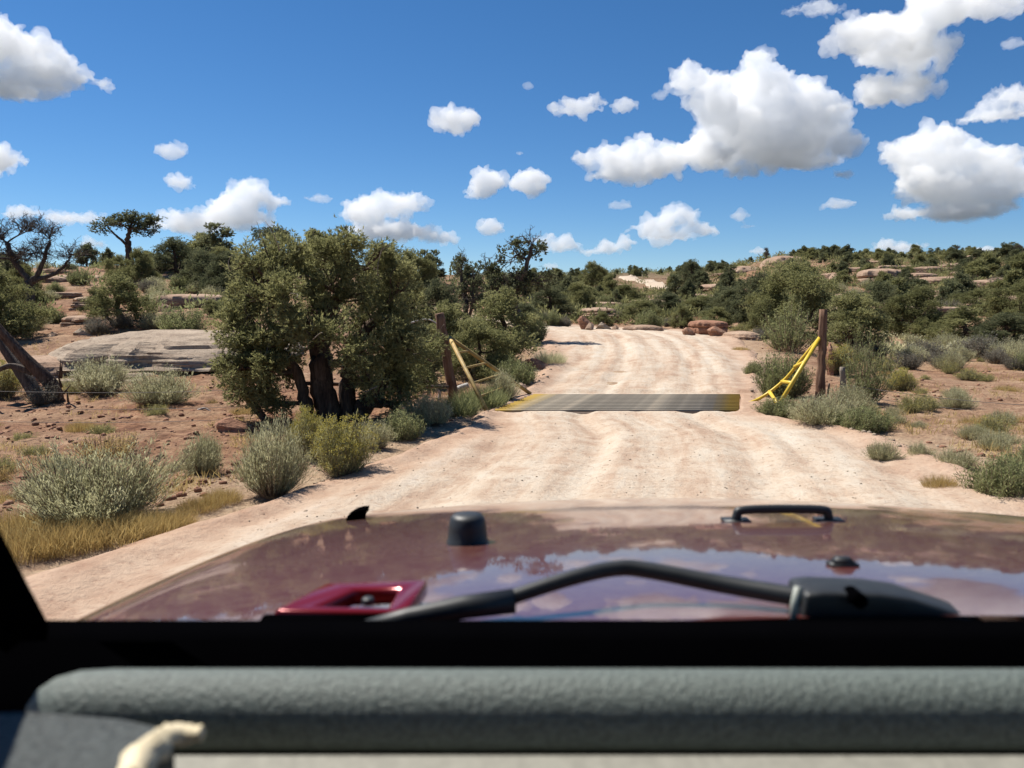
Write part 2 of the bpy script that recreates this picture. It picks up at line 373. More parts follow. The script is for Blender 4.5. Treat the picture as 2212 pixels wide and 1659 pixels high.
nr = len(sv); I = np.arange(nr*na).reshape(nr, na)
rm = mesh('dirt_road', np.stack([PX, PY, RZ], -1).reshape(-1, 3), [np.stack([I[:-1, :-1], I[:-1, 1:], I[1:, 1:], I[1:, :-1]], -1).reshape(-1, 4)], [M['road']], smooth=True,
          attrs={'across': AC.ravel(), 'along': AL.ravel(), 'edge': EDGE.ravel()})
road = link('dirt_road', rm); road['kind'] = 'structure'
# the same road again, climbing the far hill
fp = np.array([hit(*p, y0=60)[:2] for p in ((1450, 632), (1425, 621), (1395, 611), (1362, 604), (1352, 599), (1378, 595))])
fc = catm(fp, 60); tg = np.gradient(fc, axis=0); tg /= np.linalg.norm(tg, axis=1)[:, None]; nm = np.stack([tg[:, 1], -tg[:, 0]], 1)
tt = np.linspace(-1, 1, 7); QX = fc[:, 0][:, None]+nm[:, 0][:, None]*tt*1.9; QY = fc[:, 1][:, None]+nm[:, 1][:, None]*tt*1.9
QZ = tz(QX, QY)+.25; QZ[:, [0, -1]] -= .6; I = np.arange(60*7).reshape(60, 7)
fr = link('dirt_road', mesh('dirt_road_far', np.stack([QX, QY, QZ], -1).reshape(-1, 3), [np.stack([I[:-1, :-1], I[:-1, 1:], I[1:, 1:], I[1:, :-1]], -1).reshape(-1, 4)], [M['road']], smooth=True, attrs={'across': np.zeros(420), 'along': np.zeros(420), 'edge': np.zeros(420)}))
fr['kind'] = 'structure'

# ------------------------------------------------------------------ clouds
_ico = None
def ico(sub=2):
    bm = bmesh.new(); bmesh.ops.create_icosphere(bm, subdivisions=sub, radius=1)
    v = np.array([x.co for x in bm.verts]); f = np.array([[q.index for q in p.verts] for p in bm.faces]); bm.free(); return v, f
IV, IF = ico(2)
def mat_cloud(density):
    m = bpy.data.materials.new('cloud_droplets'); m.use_nodes = True; t = m.node_tree; t.nodes.clear()
    out = t.nodes.new('ShaderNodeOutputMaterial'); pv = t.nodes.new('ShaderNodeVolumeScatter')
    pv.inputs['Color'].default_value = (1, 1, 1, 1); pv.inputs['Density'].default_value = density; pv.inputs['Anisotropy'].default_value = .1
    t.links.new(pv.outputs[0], out.inputs['Volume']); return m
def cloud(lobes, Y, seed, dens, label, group=None, vox=130):
    rng = np.random.default_rng(seed); S = Y/F; mb = MB(); base = max(l[1]+l[3]*.9 for l in lobes)
    for (u, v, rx, ry) in lobes:
        c = at(u, v, Y); c[1] += rng.normal()*rx*S*.25; R = np.array([rx, (rx+ry)*.5, ry])*S
        mb.add(IV*R*.78+c, IF)
        for k in range(26):
            a = rng.normal(size=3); a /= np.linalg.norm(a); a[2] = abs(a[2])-.25
            mb.add(IV*np.array([1, 1, .85])*rng.uniform(.2, .42)*min(rx, ry*1.3)*S+c+a*R*.82, IF)
    o = link('cloud', mb.data('cloud', []))
    wpx = max(l[0]+l[2] for l in lobes)-min(l[0]-l[2] for l in lobes)
    m = o.modifiers.new('r', 'REMESH'); m.mode = 'VOXEL'; m.voxel_size = max(wpx/(vox*1.25), 1.4)*S
    me = bpy.data.meshes.new_from_object(o.evaluated_get(bpy.context.evaluated_depsgraph_get())); o.modifiers.clear(); o.data = me
    n = len(me.vertices); co = np.empty(n*3); me.vertices.foreach_get('co', co); co = co.reshape(-1, 3)
    no = np.empty(n*3); me.vertices.foreach_get('normal', no); no = no.reshape(-1, 3)
    d = 0
    vp = max(wpx/(vox*1.25), 1.4)
    for s_, am in ((40, 9), (18, 6.8), (8, 4.4), (4, 2.0)):
        if s_ < 2.2*vp: am *= .3
        d = d+am*(np.abs(vn(co/(s_*S), seed)-.5)*4-.9)
    co = co+no*(d*S*min(1, wpx/160))[:, None]
    zb = at(lobes[0][0], base, Y)[2]; low = co[:, 2] < zb; co[low, 2] = zb+(co[low, 2]-zb)*.35
    c0 = co.mean(0); co -= c0; o.location = c0
    me.vertices.foreach_set('co', co.ravel()); me.update()
    m = o.modifiers.new('r', 'REMESH'); m.mode = 'VOXEL'; m.voxel_size = vp*S      # clean skin without folds
    me = bpy.data.meshes.new_from_object(o.evaluated_get(bpy.context.evaluated_depsgraph_get())); o.modifiers.clear(); o.data = me; me.materials.clear(); me.materials.append(mat_cloud(dens*.85/S)); me.update()
    me.polygons.foreach_set('use_smooth', np.ones(len(me.polygons), bool))
    return tag(o, label, 'cloud', group or 'fair weather clouds')
cloud([(1345, 352, 84, 46), (1440, 345, 70, 48), (1266, 342, 40, 30), (1316, 332, 46, 30), (1346, 383, 92, 26), (1390, 320, 44, 40), (1420, 360, 62, 44), (1492, 172, 50, 42), (1470, 195, 34, 26), (1531, 230, 60, 80), (1531, 330, 80, 60), (1636, 138, 44, 48), (1646, 185, 84, 62), (1631, 262, 115, 82), (1741, 205, 60, 48), (1762, 250, 75, 70), (1806, 248, 30, 34), (1826, 315, 48, 48), (1756, 335, 90, 42), (1606, 370, 45, 26), (1816, 378, 30, 18), (1690, 305, 150, 80), (1790, 295, 62, 60)], 5400, 1, .034, 'large towering cumulus cloud with a low arm, biggest in the sky', vox=210)
cloud([(985, 262, 56, 42)], 6500, 2, .036, 'small round white puff cloud alone in open blue sky')
cloud([(790, 455, 66, 56), (870, 440, 58, 40), (850, 500, 120, 36), (940, 518, 50, 22)], 9000, 3, .036, 'broad low cumulus with grey base above the big juniper')
cloud([(420, 485, 95, 40), (530, 425, 55, 52), (500, 470, 90, 45), (590, 440, 34, 28), (395, 395, 34, 28)], 9000, 4, .036, 'bright lumpy cumulus rising behind the round hilltop junipers')
cloud([(1852, 82, 66, 62), (1906, 48, 50, 34), (1956, 100, 95, 70), (2010, 30, 90, 58), (2081, 15, 85, 44), (2150, 22, 70, 34), (1906, 185, 72, 42), (1981, 180, 70, 44), (1881, 220, 34, 24), (2036, 120, 30, 68)], 4000, 5, .032, 'large ragged cloud spreading upward out of sight over the right hill', vox=190)
cloud([(2021, 302, 84, 44), (1976, 322, 58, 44), (2056, 340, 100, 60), (2131, 350, 84, 44), (1981, 395, 74, 46), (2081, 415, 120, 62), (2166, 385, 70, 70), (1952, 462, 44, 26), (2031, 465, 100, 30), (2131, 450, 80, 34), (2235, 395, 50, 60)], 4800, 6, .034, 'heavy rounded cumulus with grey base above the juniper hill', vox=190)
cloud([(2156, 248, 75, 28), (2185, 212, 60, 34), (2106, 259, 44, 13), (2250, 220, 50, 50)], 4600, 7, .032, 'flattened cloud touching the heavy rounded cumulus from above')
cloud([(20, 100, 70, 60), (80, 130, 80, 60), (120, 185, 85, 40), (20, 190, 90, 45), (-70, 90, 90, 70), (160, 170, 50, 30), (225, 185, 26, 24)], 4200, 8, .03, 'large white cloud with torn wispy edge trailing to one side', vox=150)
cloud([(10, 345, 55, 34), (-50, 350, 60, 40)], 6000, 9, .04, 'smooth low cloud half out of view above the dead tree')
cloud([(378, 328, 40, 26)], 7000, 10, .03, 'small torn puff above the lumpy cumulus')
cloud([(1055, 395, 46, 38), (1030, 420, 34, 22)], 7500, 11, .045, 'pointed puff, one of a close pair of small clouds', 'pair of small clouds')
cloud([(1150, 397, 46, 40)], 7500, 12, .045, 'rounded puff, other half of a close pair of small clouds', 'pair of small clouds')
cloud([(1250, 226, 62, 28), (1285, 218, 28, 22)], 6000, 13, .035, 'flat ragged puff left of the towering cumulus')
cloud([(1350, 228, 31, 22)], 6000, 14, .035, 'tiny ragged puff between flat puff and towering cumulus')
cloud([(1176, 520, 32, 26), (1216, 530, 55, 26), (1271, 545, 36, 15), (1321, 535, 55, 20), (1350, 523, 40, 18), (1406, 492, 60, 30), (1466, 467, 55, 32), (1508, 495, 48, 28), (1446, 510, 72, 26)], 11000, 15, .034, 'long low cloud bank stretching over the distant road')
cloud([(1058, 493, 34, 26)], 10000, 16, .04, 'little puff behind the gnarled bare juniper top')
cloud([(1820, 441, 44, 18)], 8000, 17, .03, 'thin flat puff over the sandstone dome')
cloud([(1935, 535, 68, 17), (1920, 528, 30, 14)], 12000, 18, .04, 'flat white cloud sitting just behind the right ridge')
cloud([(2120, 540, 50, 14)], 12000, 19, .04, 'low sliver of cloud on the right ridge line')
cloud([(1637, 543, 24, 9)], 12000, 20, .04, 'tiny lens-shaped cloud resting on the far skyline')
cloud([(150, 470, 85, 26), (80, 465, 50, 20), (215, 530, 45, 18)], 9000, 21, .03, 'low pale cloud seen through the dead tree branches')
cloud([(1340, 447, 32, 14)], 8000, 22, .022, 'faint torn wisp of cloud', 'faint wisps')
cloud([(1600, 465, 22, 22), (1615, 490, 18, 10)], 8000, 23, .022, 'faint torn wisp of cloud', 'faint wisps')
cloud([(685, 427, 44, 13)], 8000, 24, .022, 'faint torn wisp of cloud', 'faint wisps')
cloud([(1140, 187, 14, 10)], 6000, 25, .02, 'faint torn wisp of cloud', 'faint wisps')
cloud([(1425, 210, 20, 16)], 6000, 26, .02, 'faint torn wisp of cloud', 'faint wisps')
cloud([(1760, 12, 70, 18), (1800, 25, 30, 14)], 4000, 27, .02, 'faint torn wisp of cloud', 'faint wisps')
cloud([(1122, 332, 9, 7)], 7000, 28, .03, 'faint torn wisp of cloud', 'faint wisps')
cloud([(1190, 576, 26, 12)], 12000, 29, .03, 'faint torn wisp of cloud', 'faint wisps')
cloud([(2195, 92, 24, 18)], 4500, 30, .02, 'faint torn wisp of cloud', 'faint wisps')

# ------------------------------------------------------------------ plants: shapes shared by all trees and shrubs of a kind
def nrm(a): return a/(np.linalg.norm(a, axis=-1, keepdims=True)+1e-9)
def curve(p0, p1, rng, sag=.12, n=6):
    p0, p1 = np.asarray(p0, float), np.asarray(p1, float); L = np.linalg.norm(p1-p0)
    m1 = p0+(p1-p0)*.35+rng.normal(size=3)*L*sag; m2 = p0+(p1-p0)*.7+rng.normal(size=3)*L*sag
    t = np.linspace(0, 1, n)[:, None]
    return (1-t)**3*p0+3*(1-t)**2*t*m1+3*(1-t)*t*t*m2+t**3*p1
def tree_meshes(name, lobes, stems, rng, leaf, dens=1., kite=(.075, .03), clump=.2, twigs=5, trunk_r=.1, leafmat='jun', barkmat='bark', sprays=26, kites=5, bare=0, shell=.45, nseg=9):
    """lobes: (x,y,z,rx,ry,rz); stems: list of polylines from the ground to forks -> (trunk mesh, crown mesh)"""
    tb = MB(); forks = []
    for st, r0, r1 in stems:
        st = np.asarray(st, float); t = np.linspace(0, len(st)-1, max(8, len(st)*5)); p = catm(st, len(t))
        rr = np.linspace(r0, r1, len(t)); rr[:3] *= (1.35, 1.2, 1.08)
        p[1:-1] += rng.normal(size=(len(t)-2, 3))*r0*.12
        tb.tube(p, rr, 16 if r0 > .09 else nseg, ridge=.28, seed=int(rng.integers(99)))
        for k in range(len(t)//3, len(t)): forks.append((p[k], rr[k]))
    FP = np.array([f[0] for f in forks]); FR = np.array([f[1] for f in forks])
    SP = []; SD = []; TI = []
    for (x, y, z, rx, ry, rz) in lobes:
        c = np.array([x, y, z]); R = np.array([rx, ry, rz])
        dd = np.linalg.norm(FP-c, axis=1)+np.where(FP[:, 2] > z, .5, 0); k = int(np.argmin(dd))
        br = curve(FP[k], c, rng, .14, 7); r0 = max(.012, min(FR[k]*.62, .5*trunk_r*(rx*ry*rz)**(1/3)/.5+.012))
        tb.tube(br, np.linspace(r0, r0*.45, 7), 7, ridge=.2, seed=3, caps=False)
        for q in range(twigs):
            d = nrm(rng.normal(size=3)+np.array([0, 0, .35])); e = c+d*R*rng.uniform(.75, 1.05)
            s0 = br[int(rng.integers(3, 7))]
            tw = curve(s0, e, rng, .16, 5); tb.tube(tw, np.linspace(r0*.42, .005, 5), 5, caps=False)
            if bare:
                for b in range(bare):
                    s1 = tw[int(rng.integers(1, 5))]; e1 = s1+nrm(rng.normal(size=3)+d*.9+np.array([0, 0, .3]))*np.mean(R)*rng.uniform(.25, .7)
                    t2 = curve(s1, e1, rng, .2, 4); tb.tube(t2, np.linspace(r0*.2+.003, .003, 4), 4, caps=False)
                    for b2 in range(2):
                        s2 = t2[int(rng.integers(1, 4))]; tb.tube(curve(s2, s2+nrm(rng.normal(size=3)+d*.6)*np.mean(R)*.3, rng, .2, 3), [.005, .004, .003], 3, caps=False)
        nc = max(3, int(dens*18*(rx*ry*rz)**(2/3)/.25))
        d = nrm(rng.normal(size=(nc, 3))+np.array([0, 0, .15])); cc = c+d*R*rng.uniform(shell, 1.0, (nc, 1))
        ct = np.clip(rng.normal(.5, .2, nc), 0, 1)
        rc = clump*rng.uniform(.6, 1.3, nc)
        pos = np.repeat(cc, sprays, 0)+rng.normal(size=(nc*sprays, 3))*np.repeat(rc, sprays)[:, None]*np.array([.5, .5, .42])
        out = nrm(pos-np.repeat(cc, sprays, 0))*.7+np.repeat(d, sprays, 0)*.55+np.array([0, 0, .45])
        SP.append(pos); SD.append(out); TI.append(np.repeat(ct, sprays))
    tm = tb.data(name+'_trunk', [M[barkmat]], True)
    if dens <= 0: return tm, None
    SP, SD, TI = np.vstack(SP), np.vstack(SD), np.concatenate(TI)
    B = np.repeat(SP, kites, 0); D = np.repeat(nrm(SD), kites, 0)+rng.normal(size=(len(B), 3))*.55
    V, Q = blades(B, D, kite[0]*rng.uniform(.6, 1.3, len(B)), kite[1]*rng.uniform(.7, 1.3, len(B)), .12, rng)
    ti = np.clip(np.repeat(TI, kites)+rng.normal(0, .13, len(B)), 0, 1)
    cm = mesh(name+'_crown', V, [Q], [M[leafmat]], attrs={'tint': np.repeat(ti, 4)})
    return tm, cm
def rand_lobes(rng, n, W, Hh, z0=.25, size=(.26, .42), flat=.8, top=1.):
    L = []
    for i in range(n):
        h = z0+(1-z0)*((i+.5)/n)**.9; a = i*2.4+rng.uniform(-.5, .5)
        rad = W*.5*math.sin(math.pi*min(.97, .28+.62*h))*rng.uniform(.45, .85)*(1 if h < .8 else .6)
        r = rng.uniform(*size)*W*.5*(1.15-.45*h*top)
        L.append((math.cos(a)*rad, math.sin(a)*rad, h*Hh*.92-r*.3, r*rng.uniform(.9, 1.3), r*rng.uniform(.9, 1.3), r*rng.uniform(.75, 1.)*flat))
    return L
PROTO = {}
def proto(key, *a, **k):
    PROTO[key] = (tree_meshes(key, *a, **k))
def put_tree(key, label, x, y, height, width=1., rz=0, group=None, name='juniper_tree', cat='tree', ph=3.0, sink=.04):
    """place a tree of a kind; protos stand ph metres tall"""
    s = height/ph
    t = thing(name, label, cat, (x, y, gz(x, y)-sink), rz, (s*width, s*width, s), group)
    tm, cm = PROTO[key]
    link('trunk', tm, t)
    if cm: link('crown', cm, t)
    return t
R_ = np.random.default_rng
# five middle-distance kinds, three far kinds
for i, (nl, W) in enumerate(((14, 2.9), (12, 2.5), (16, 3.4))):
    rg = R_(100+i); st = [([(0, 0, -.1), (rg.uniform(-.1, .1), .05, .5), (rg.uniform(-.25, .25), .1, 1.2), (rg.uniform(-.3, .3), 0, 2.0)], .15, .05)]
    for k in range(2): a = rg.uniform(0, 6.3); st.append(([(.05*math.cos(a), .05*math.sin(a), -.1), (.35*math.cos(a), .35*math.sin(a), .5), (.75*math.cos(a), .75*math.sin(a), 1.2)], .1, .035))
    proto('mid%d' % i, rand_lobes(rg, nl, W, 3.0, .18, (.3, .5), .8), st, rg, 'jun', dens=1.25, kite=(.085, .022), clump=.22, sprays=28, kites=6, leafmat=('jundark', 'jun', 'jun')[i], trunk_r=.12, shell=.35)
for i, (nl, W) in enumerate(((9, 2.6), (8, 3.2), (7, 2.0))):
    rg = R_(200+i); st = [([(0, 0, -.2), (.05, 0, .7), (.1, .1, 1.8)], .12, .05)]
    proto('far%d' % i, rand_lobes(rg, nl, W, 3.0, .1, (.38, .58), .85), st, rg, 'jun', dens=1.3, kite=(.17, .06), clump=.26, sprays=14, kites=5, twigs=2, leafmat=('jundark', 'jun', 'jundark')[i], trunk_r=.1, nseg=6, shell=.3)
rg = R_(31)   # open umbrella crown on a bare trunk
proto('umbrella', [(-.75, 0, 2.35, .5, .5, .22), (-.35, .3, 2.7, .45, .45, .22), (.2, -.1, 2.75, .45, .5, .25), (.65, .2, 2.5, .5, .5, .3), (.8, -.2, 2.05, .35, .4, .3), (-1.0, -.1, 2.0, .3, .3, .16), (.3, .2, 2.2, .5, .4, .3), (-.15, -.3, 2.4, .4, .4, .2)],
      [([(0, 0, -.1), (.02, 0, .7), (-.04, .05, 1.4), (.05, 0, 2.1)], .15, .07), ([(0, 0, 1.2), (-.4, 0, 1.7), (-.75, 0, 2.2)], .07, .03)], rg, 'jun', dens=1.1, kite=(.08, .035), clump=.17, leafmat='jundark', trunk_r=.12)
rg = R_(32)   # gnarled, half-bare
proto('gnarled', [(-.55, 0, 1.9, .4, .4, .4), (.1, .2, 2.3, .35, .4, .45), (.55, 0, 2.55, .35, .3, .4), (-.2, -.2, 1.4, .5, .4, .35), (.7, .2, 1.7, .5, .4, .3), (-.8, .1, 1.35, .4, .4, .3), (.2, 0, 1.6, .4, .4, .35)],
      [([(0, 0, -.1), (.2, 0, .6), (.0, .05, 1.2), (.35, 0, 1.9), (.55, 0, 2.5)], .14, .04), ([(.1, 0, .7), (-.3, 0, 1.2), (-.55, .1, 2.0)], .08, .03)], rg, 'jun', dens=.62, kite=(.08, .035), clump=.16, bare=4, twigs=8, leafmat='jundark', barkmat='deadbark', trunk_r=.13)
rg = R_(33)   # dead and bare
proto('dead', [(-.6, 0, 2.3, .5, .5, .5), (.0, .2, 2.6, .45, .5, .4), (.6, 0, 2.35, .5, .5, .5), (-1.0, -.2, 1.8, .45, .4, .35), (1.05, .1, 1.8, .5, .4, .35), (.3, -.2, 1.9, .4, .4, .4), (-.3, .1, 1.8, .4, .4, .35)],
      [([(0, 0, -.1), (.03, 0, .6), (-.03, .05, 1.1), (-.3, 0, 1.6), (-.5, 0, 2.2)], .12, .045), ([(0, 0, 1.0), (.3, 0, 1.4), (.6, 0, 2.2)], .085, .035), ([(.1, 0, 1.1), (.7, .1, 1.35), (1.0, .1, 1.7)], .07, .03)], rg, 'jun', dens=0, bare=9, twigs=14, barkmat='deadbark', trunk_r=.16)
PROTO['dead'] = (PROTO['dead'][0], None)

# the big many-stemmed juniper by the fence: lobes read at their own distance, then stored about its base
HB = hit(715, 915); HY = HB[1]
hl = []
rg = R_(7)
for (u, v, ru, rv, dy) in [(545, 590, 60, 55, .2), (600, 560, 60, 45, -.2), (655, 580, 60, 50, .5), (700, 545, 55, 40, .1), (760, 545, 55, 50, -.1), (757, 512, 20, 24, 0), (600, 532, 22, 22, 0), (690, 520, 20, 20, .1), (528, 575, 22, 22, 0), (822, 540, 22, 22, .2), (815, 575, 55, 50, .3), (855, 605, 45, 40, 0), (560, 830, 62, 45, -.2), (615, 862, 40, 32, -.35), (500, 800, 36, 40, .1), (640, 720, 40, 42, -.5), (850, 880, 40, 28, .3), (645, 712, 44, 36, -.5), (700, 690, 42, 34, -.45), (748, 705, 44, 36, -.45), (785, 755, 44, 42, -.4), (800, 830, 42, 40, -.1), (610, 790, 40, 44, -.4), (905, 760, 36, 50, 1.2), (890, 830, 36, 40, 1.0), (835, 800, 52, 48, .5), (868, 752, 44, 46, .6), (505, 700, 36, 40, 0), (575, 770, 50, 46, -.3), (530, 840, 36, 34, -.1), (810, 800, 40, 40, -.2), (790, 770, 36, 34, -.3), (560, 565, 30, 28, 0), (650, 545, 30, 26, 0), (570, 640, 60, 50, -.4), (640, 640, 60, 45, -.5), (720, 620, 60, 50, -.3), (790, 640, 60, 50, -.3), (840, 660, 45, 45, .3),
                           (520, 660, 45, 45, .3), (545, 720, 55, 45, -.4), (590, 745, 45, 50, -.5), (540, 790, 45, 40, -.3), (600, 800, 40, 45, .1), (510, 745, 30, 40, .2), (870, 720, 55, 50, .3), (850, 780, 55, 45, .4), (800, 730, 45, 40, .4), (860, 840, 46, 38, .6), (820, 850, 40, 35, .5), (555, 850, 30, 30, .3), (690, 680, 50, 40, .6), (760, 690, 45, 40, .6), (600, 690, 45, 40, .4), (880, 660, 40, 40, .8)]:
    c = at(u, v, HY)-HB; S = HY/F; hl.append((c[0], c[1]+dy*.9+rg.normal()*.25, c[2], ru*S*1.06, (ru+rv)*.52*S*1.1, rv*S*1.06))
def hp(*pts): return [tuple(at(u, v, HY)-HB+np.array([0, dy, 0])) for u, v, dy in pts]
hero_stems = [(hp((715, 935, 0), (700, 850, .0), (692, 770, .05), (690, 720, .1)), .17, .12), (hp((695, 730, .05), (650, 690, -.1), (605, 650, -.3)), .13, .05), (hp((695, 725, .1), (720, 660, 0), (745, 590, 0)), .12, .04), (hp((690, 730, .1), (675, 660, .3), (660, 590, .4)), .11, .04),
              (hp((745, 930, .15), (745, 830, .2), (750, 760, .3), (800, 690, .3)), .14, .06), (hp((755, 920, .1), (790, 870, .2), (830, 810, .3), (870, 760, .4)), .13, .05), (hp((770, 880, .2), (820, 870, .1), (860, 870, .1)), .09, .04), (hp((680, 925, -.1), (665, 860, -.15), (640, 780, -.2), (570, 720, -.3)), .1, .05), (hp((570, 915, .1), (545, 875, .1), (520, 850, .1)), .06, .04)]
ht = thing('juniper_tree', 'big shaggy juniper with many twisted trunks beside the fence brace', 'tree', (HB[0], HY, HB[2]-.02))
tm, cm = tree_meshes('big_juniper', hl, hero_stems, R_(8), 'jun', dens=2.0, kite=(.058, .013), clump=.14, sprays=34, kites=6, twigs=7, trunk_r=.11, shell=.3)
link('trunk', tm, ht); link('crown', cm, ht)
# bare grey twigs hanging in the big juniper
rg = R_(9)
for k in range(20):
    tw = MB(); l = hl[int(rg.integers(len(hl)))]; p = np.array(l[:3])+rg.normal(size=3)*np.array(l[3:])*.6; p[1] -= .25
    d = nrm(rg.normal(size=3)+np.array([0, -.4, .5])); c = curve(p, p+d*rg.uniform(.15, .45), rg, .25, 5)
    tw.tube(c, np.linspace(.008, .003, 5), 4); link('dead_twig', tw.data('dead_twig', [M['greypost']], True), ht)

def tree_px(key, label, u, Y, vtop, wpx=None, group=None, rz=None, name='juniper_tree', ph=3.0, protow=2.8):
    x = at(u, 670, Y)[0]; zt = at(u, vtop, Y)[2]; h = max(.6, zt-gz(x, Y))
    wd = 1. if wpx is None else (wpx*Y/F)/(protow*h/ph)
    return put_tree(key, label, x, Y, h, wd, rz if rz is not None else (u*1.7) % 6.28, group, name, ph=ph)
tree_px('dead', 'dead bare juniper with dark twisted limbs on the slope', 65, 24, 462, 230, name='dead_juniper', rz=0)
tree_px('umbrella', 'open umbrella-crowned pinyon standing tall on the skyline', 285, 39, 455, 140, name='pinyon_pine', rz=0, protow=2.4)
tree_px('mid0', 'dense rounded juniper right beside the umbrella-crowned pinyon', 385, 36, 505, 105)
tree_px('mid1', 'leafy juniper growing just above the slickrock slab', 255, 21.5, 580, 150)
tree_px('mid2', 'juniper with low crown under the dead tree', -20, 20, 560, 160)
tree_px('umbrella', 'dark pinyon top poking up behind the big shaggy juniper', 595, 46, 487, 100, name='pinyon_pine', rz=1, protow=2.4)
tree_px('mid1', 'small bright juniper left of the hidden pinyon top', 525, 42, 545, 60)
tree_px('mid2', 'small dark juniper beside the tan ledge on the skyline', 487, 46, 530, 60)
tree_px('mid0', 'juniper behind the right shoulder of the big shaggy juniper', 840, 34, 515, 120)
tree_px('mid2', 'flat topped juniper on skyline between shaggy and gnarled trees', 890, 40, 535, 90)
tree_px('gnarled', 'gnarled half-bare juniper with crooked limbs against the sky', 1105, 25, 488, 165, rz=0, protow=2.0)
tree_px('gnarled', 'thin half-dead juniper behind the leaning fence post', 1010, 24, 530, 110, rz=2.2, protow=2.0)
tree_px('mid1', 'rounded juniper crowding the road edge behind the pipe wing', 1085, 18.5, 612, 200)
tree_px('mid1', 'lower juniper filling the gap behind the leaning post', 965, 17.5, 640, 160)
tree_px('mid0', 'dense juniper tucked behind the brace rail', 875, 15.0, 640, 150)
tree_px('mid2', 'dense juniper behind the leaning post base', 1030, 16.2, 680, 130)
tree_px('mid1', 'juniper between shaggy tree and overhanging ledge', 520, 21, 640, 90)
tree_px('mid0', 'juniper between the shaggy juniper and the gnarled one', 950, 22, 590, 130)
tree_px('mid2', 'round dark tree on the distant crest left of the far road', 1278, 120, 563, 60)
tree_px('mid0', 'round dark tree alone on the hill right of the far road', 1493, 105, 556, 55)
for u, Y, v, wp, lab in [(1652, 112, 534, 26, 'small bare dead snag on the crest left of the dome'), (1778, 110, 531, 26, 'small bare dead snag on the crest right of the dome'), (2060, 96, 530, 30, 'bare grey snag among the ridge junipers'), (2190, 90, 528, 30, 'bare snag at the right end of the ridge')]:
    tree_px('dead', lab, u, Y, v, wp, name='dead_snag')
for u, Y, v, wp, k, lab in [(1190, 44, 612, 95, 0, 'juniper at the road bend beside pale ledges'), (1245, 52, 606, 80, 2, 'juniper just past the road bend, taller than the ledges'), (1385, 41, 640, 110, 1, 'bushy juniper straight beyond the road crest'), (1440, 46, 628, 95, 0, 'dark juniper below the far stretch of road'), (1345, 62, 612, 80, 2, 'juniper under the far pale road'),
                            (1520, 44, 635, 90, 2, 'juniper behind the red rock pile'), (1580, 40, 612, 100, 0, 'juniper left of the large dark tree'), (1720, 33, 560, 165, 2, 'large dark juniper in front of the sandstone dome'), (1640, 35, 580, 130, 0, 'dark juniper joined to the large one before the dome'), (1650, 30, 640, 90, 1, 'low juniper behind the wispy grey shrub'), (1840, 24, 622, 195, 1, 'broad juniper right behind the tall weathered post'), (1900, 38, 600, 120, 0, 'juniper up the slope behind the broad one'),
                            (1985, 33, 612, 110, 2, 'upright juniper at the field edge with bare stems'), (2085, 30, 655, 150, 1, 'bright round juniper at the edge of the open field'), (2180, 28, 668, 140, 0, 'low dark juniper beside the bright round one'), (2210, 36, 600, 120, 2, 'tall juniper above the low dark one'), (2010, 36, 690, 70, 1, 'small juniper between upright and bright round ones'),
                            (1960, 44, 640, 90, 0, 'dark juniper on the lower ledges of the hill'), (2110, 44, 620, 100, 2, 'juniper among thin ledges above the field'), (1130, 34, 650, 90, 0, 'dark juniper where the road bends out of sight'), (1300, 36, 668, 50, 1, 'little juniper behind the orange boulders'), (1475, 35, 655, 60, 1, 'juniper by the bend with dark open base'), (1545, 36, 660, 60, 2, 'squat juniper above the red rock pile'),
                            (440, 30, 590, 70, 0, 'juniper on the ledge behind the shaggy tree'), (330, 33, 610, 60, 1, 'small juniper below the umbrella pinyon'), (455, 24, 650, 60, 1, 'low juniper by the overhanging ledge')]:
    tree_px('mid%d' % k, lab, u, Y, v, wp)
# junipers dotting the hills
rg = R_(77); placed = []
def keep_clear(u, v0, v1, Y):
    for (a, b, c, d, Ym) in [(1330, 1450, 590, 632, 170), (1590, 1700, 548, 600, 118), (1700, 1900, 590, 640, 70), (1930, 2130, 690, 800, 40), (295, 470, 630, 700, 30), (80, 245, 572, 612, 38), (60, 200, 690, 735, 30)]:
        if a < u < b and v0 < d and v1 > c and Y < Ym: return True
    return False
def scatter(n, xr, yr, hr, label, group, keys, minsep):
    c = 0; tries = 0
    while c < n and tries < n*40:
        tries += 1
        Y = math.exp(rg.uniform(math.log(yr[0]), math.log(yr[1]))); u = rg.uniform(*xr); x = at(u, 670, Y)[0]; h = rg.uniform(*hr)
        z = gz(x, Y); d = Y; v = 670-(z-H)*F/Y; vt = v-h*F/Y
        if keep_clear(u, vt, v, Y) or any((x-a)**2+(Y-b)**2 < (minsep*(1+Y/100))**2 for a, b in placed): continue
        if float(road_d(np.array([x]), np.array([Y]))[0]) < 1.5: continue
        placed.append((x, Y)); k = keys[int(rg.integers(len(keys)))]
        put_tree(k, label, x, Y, h, rg.uniform(.8, 1.25), rg.uniform(0, 6.28), group); c += 1
FARK = ['far0', 'far1', 'far2']
scatter(12, (-60, 520), (24, 38), (.9, 1.9), 'bushy juniper among the broken ledges of the left slope', 'junipers on the left slope', ['mid0', 'mid1', 'mid2'], 1.5)
scatter(120, (1560, 2300), (46, 122), (1.0, 2.3), 'small dark juniper among sandstone ledges on the right hillside', 'junipers on the right hillside', FARK, 1.9)
scatter(70, (1130, 1560), (56, 235), (1.2, 2.8), 'small dark juniper in the shallow valley below the far road', 'junipers in the far valley', FARK, 2.2)
scatter(34, (400, 1130), (50, 130), (1.5, 3.2), 'small juniper along the skyline behind the big shaggy juniper', 'junipers on the back skyline', FARK, 2.0)
scatter(14, (-250, 480), (38, 60), (.8, 1.7), 'low juniper on the left skyline ledge', 'junipers on the left skyline', FARK, 1.6)
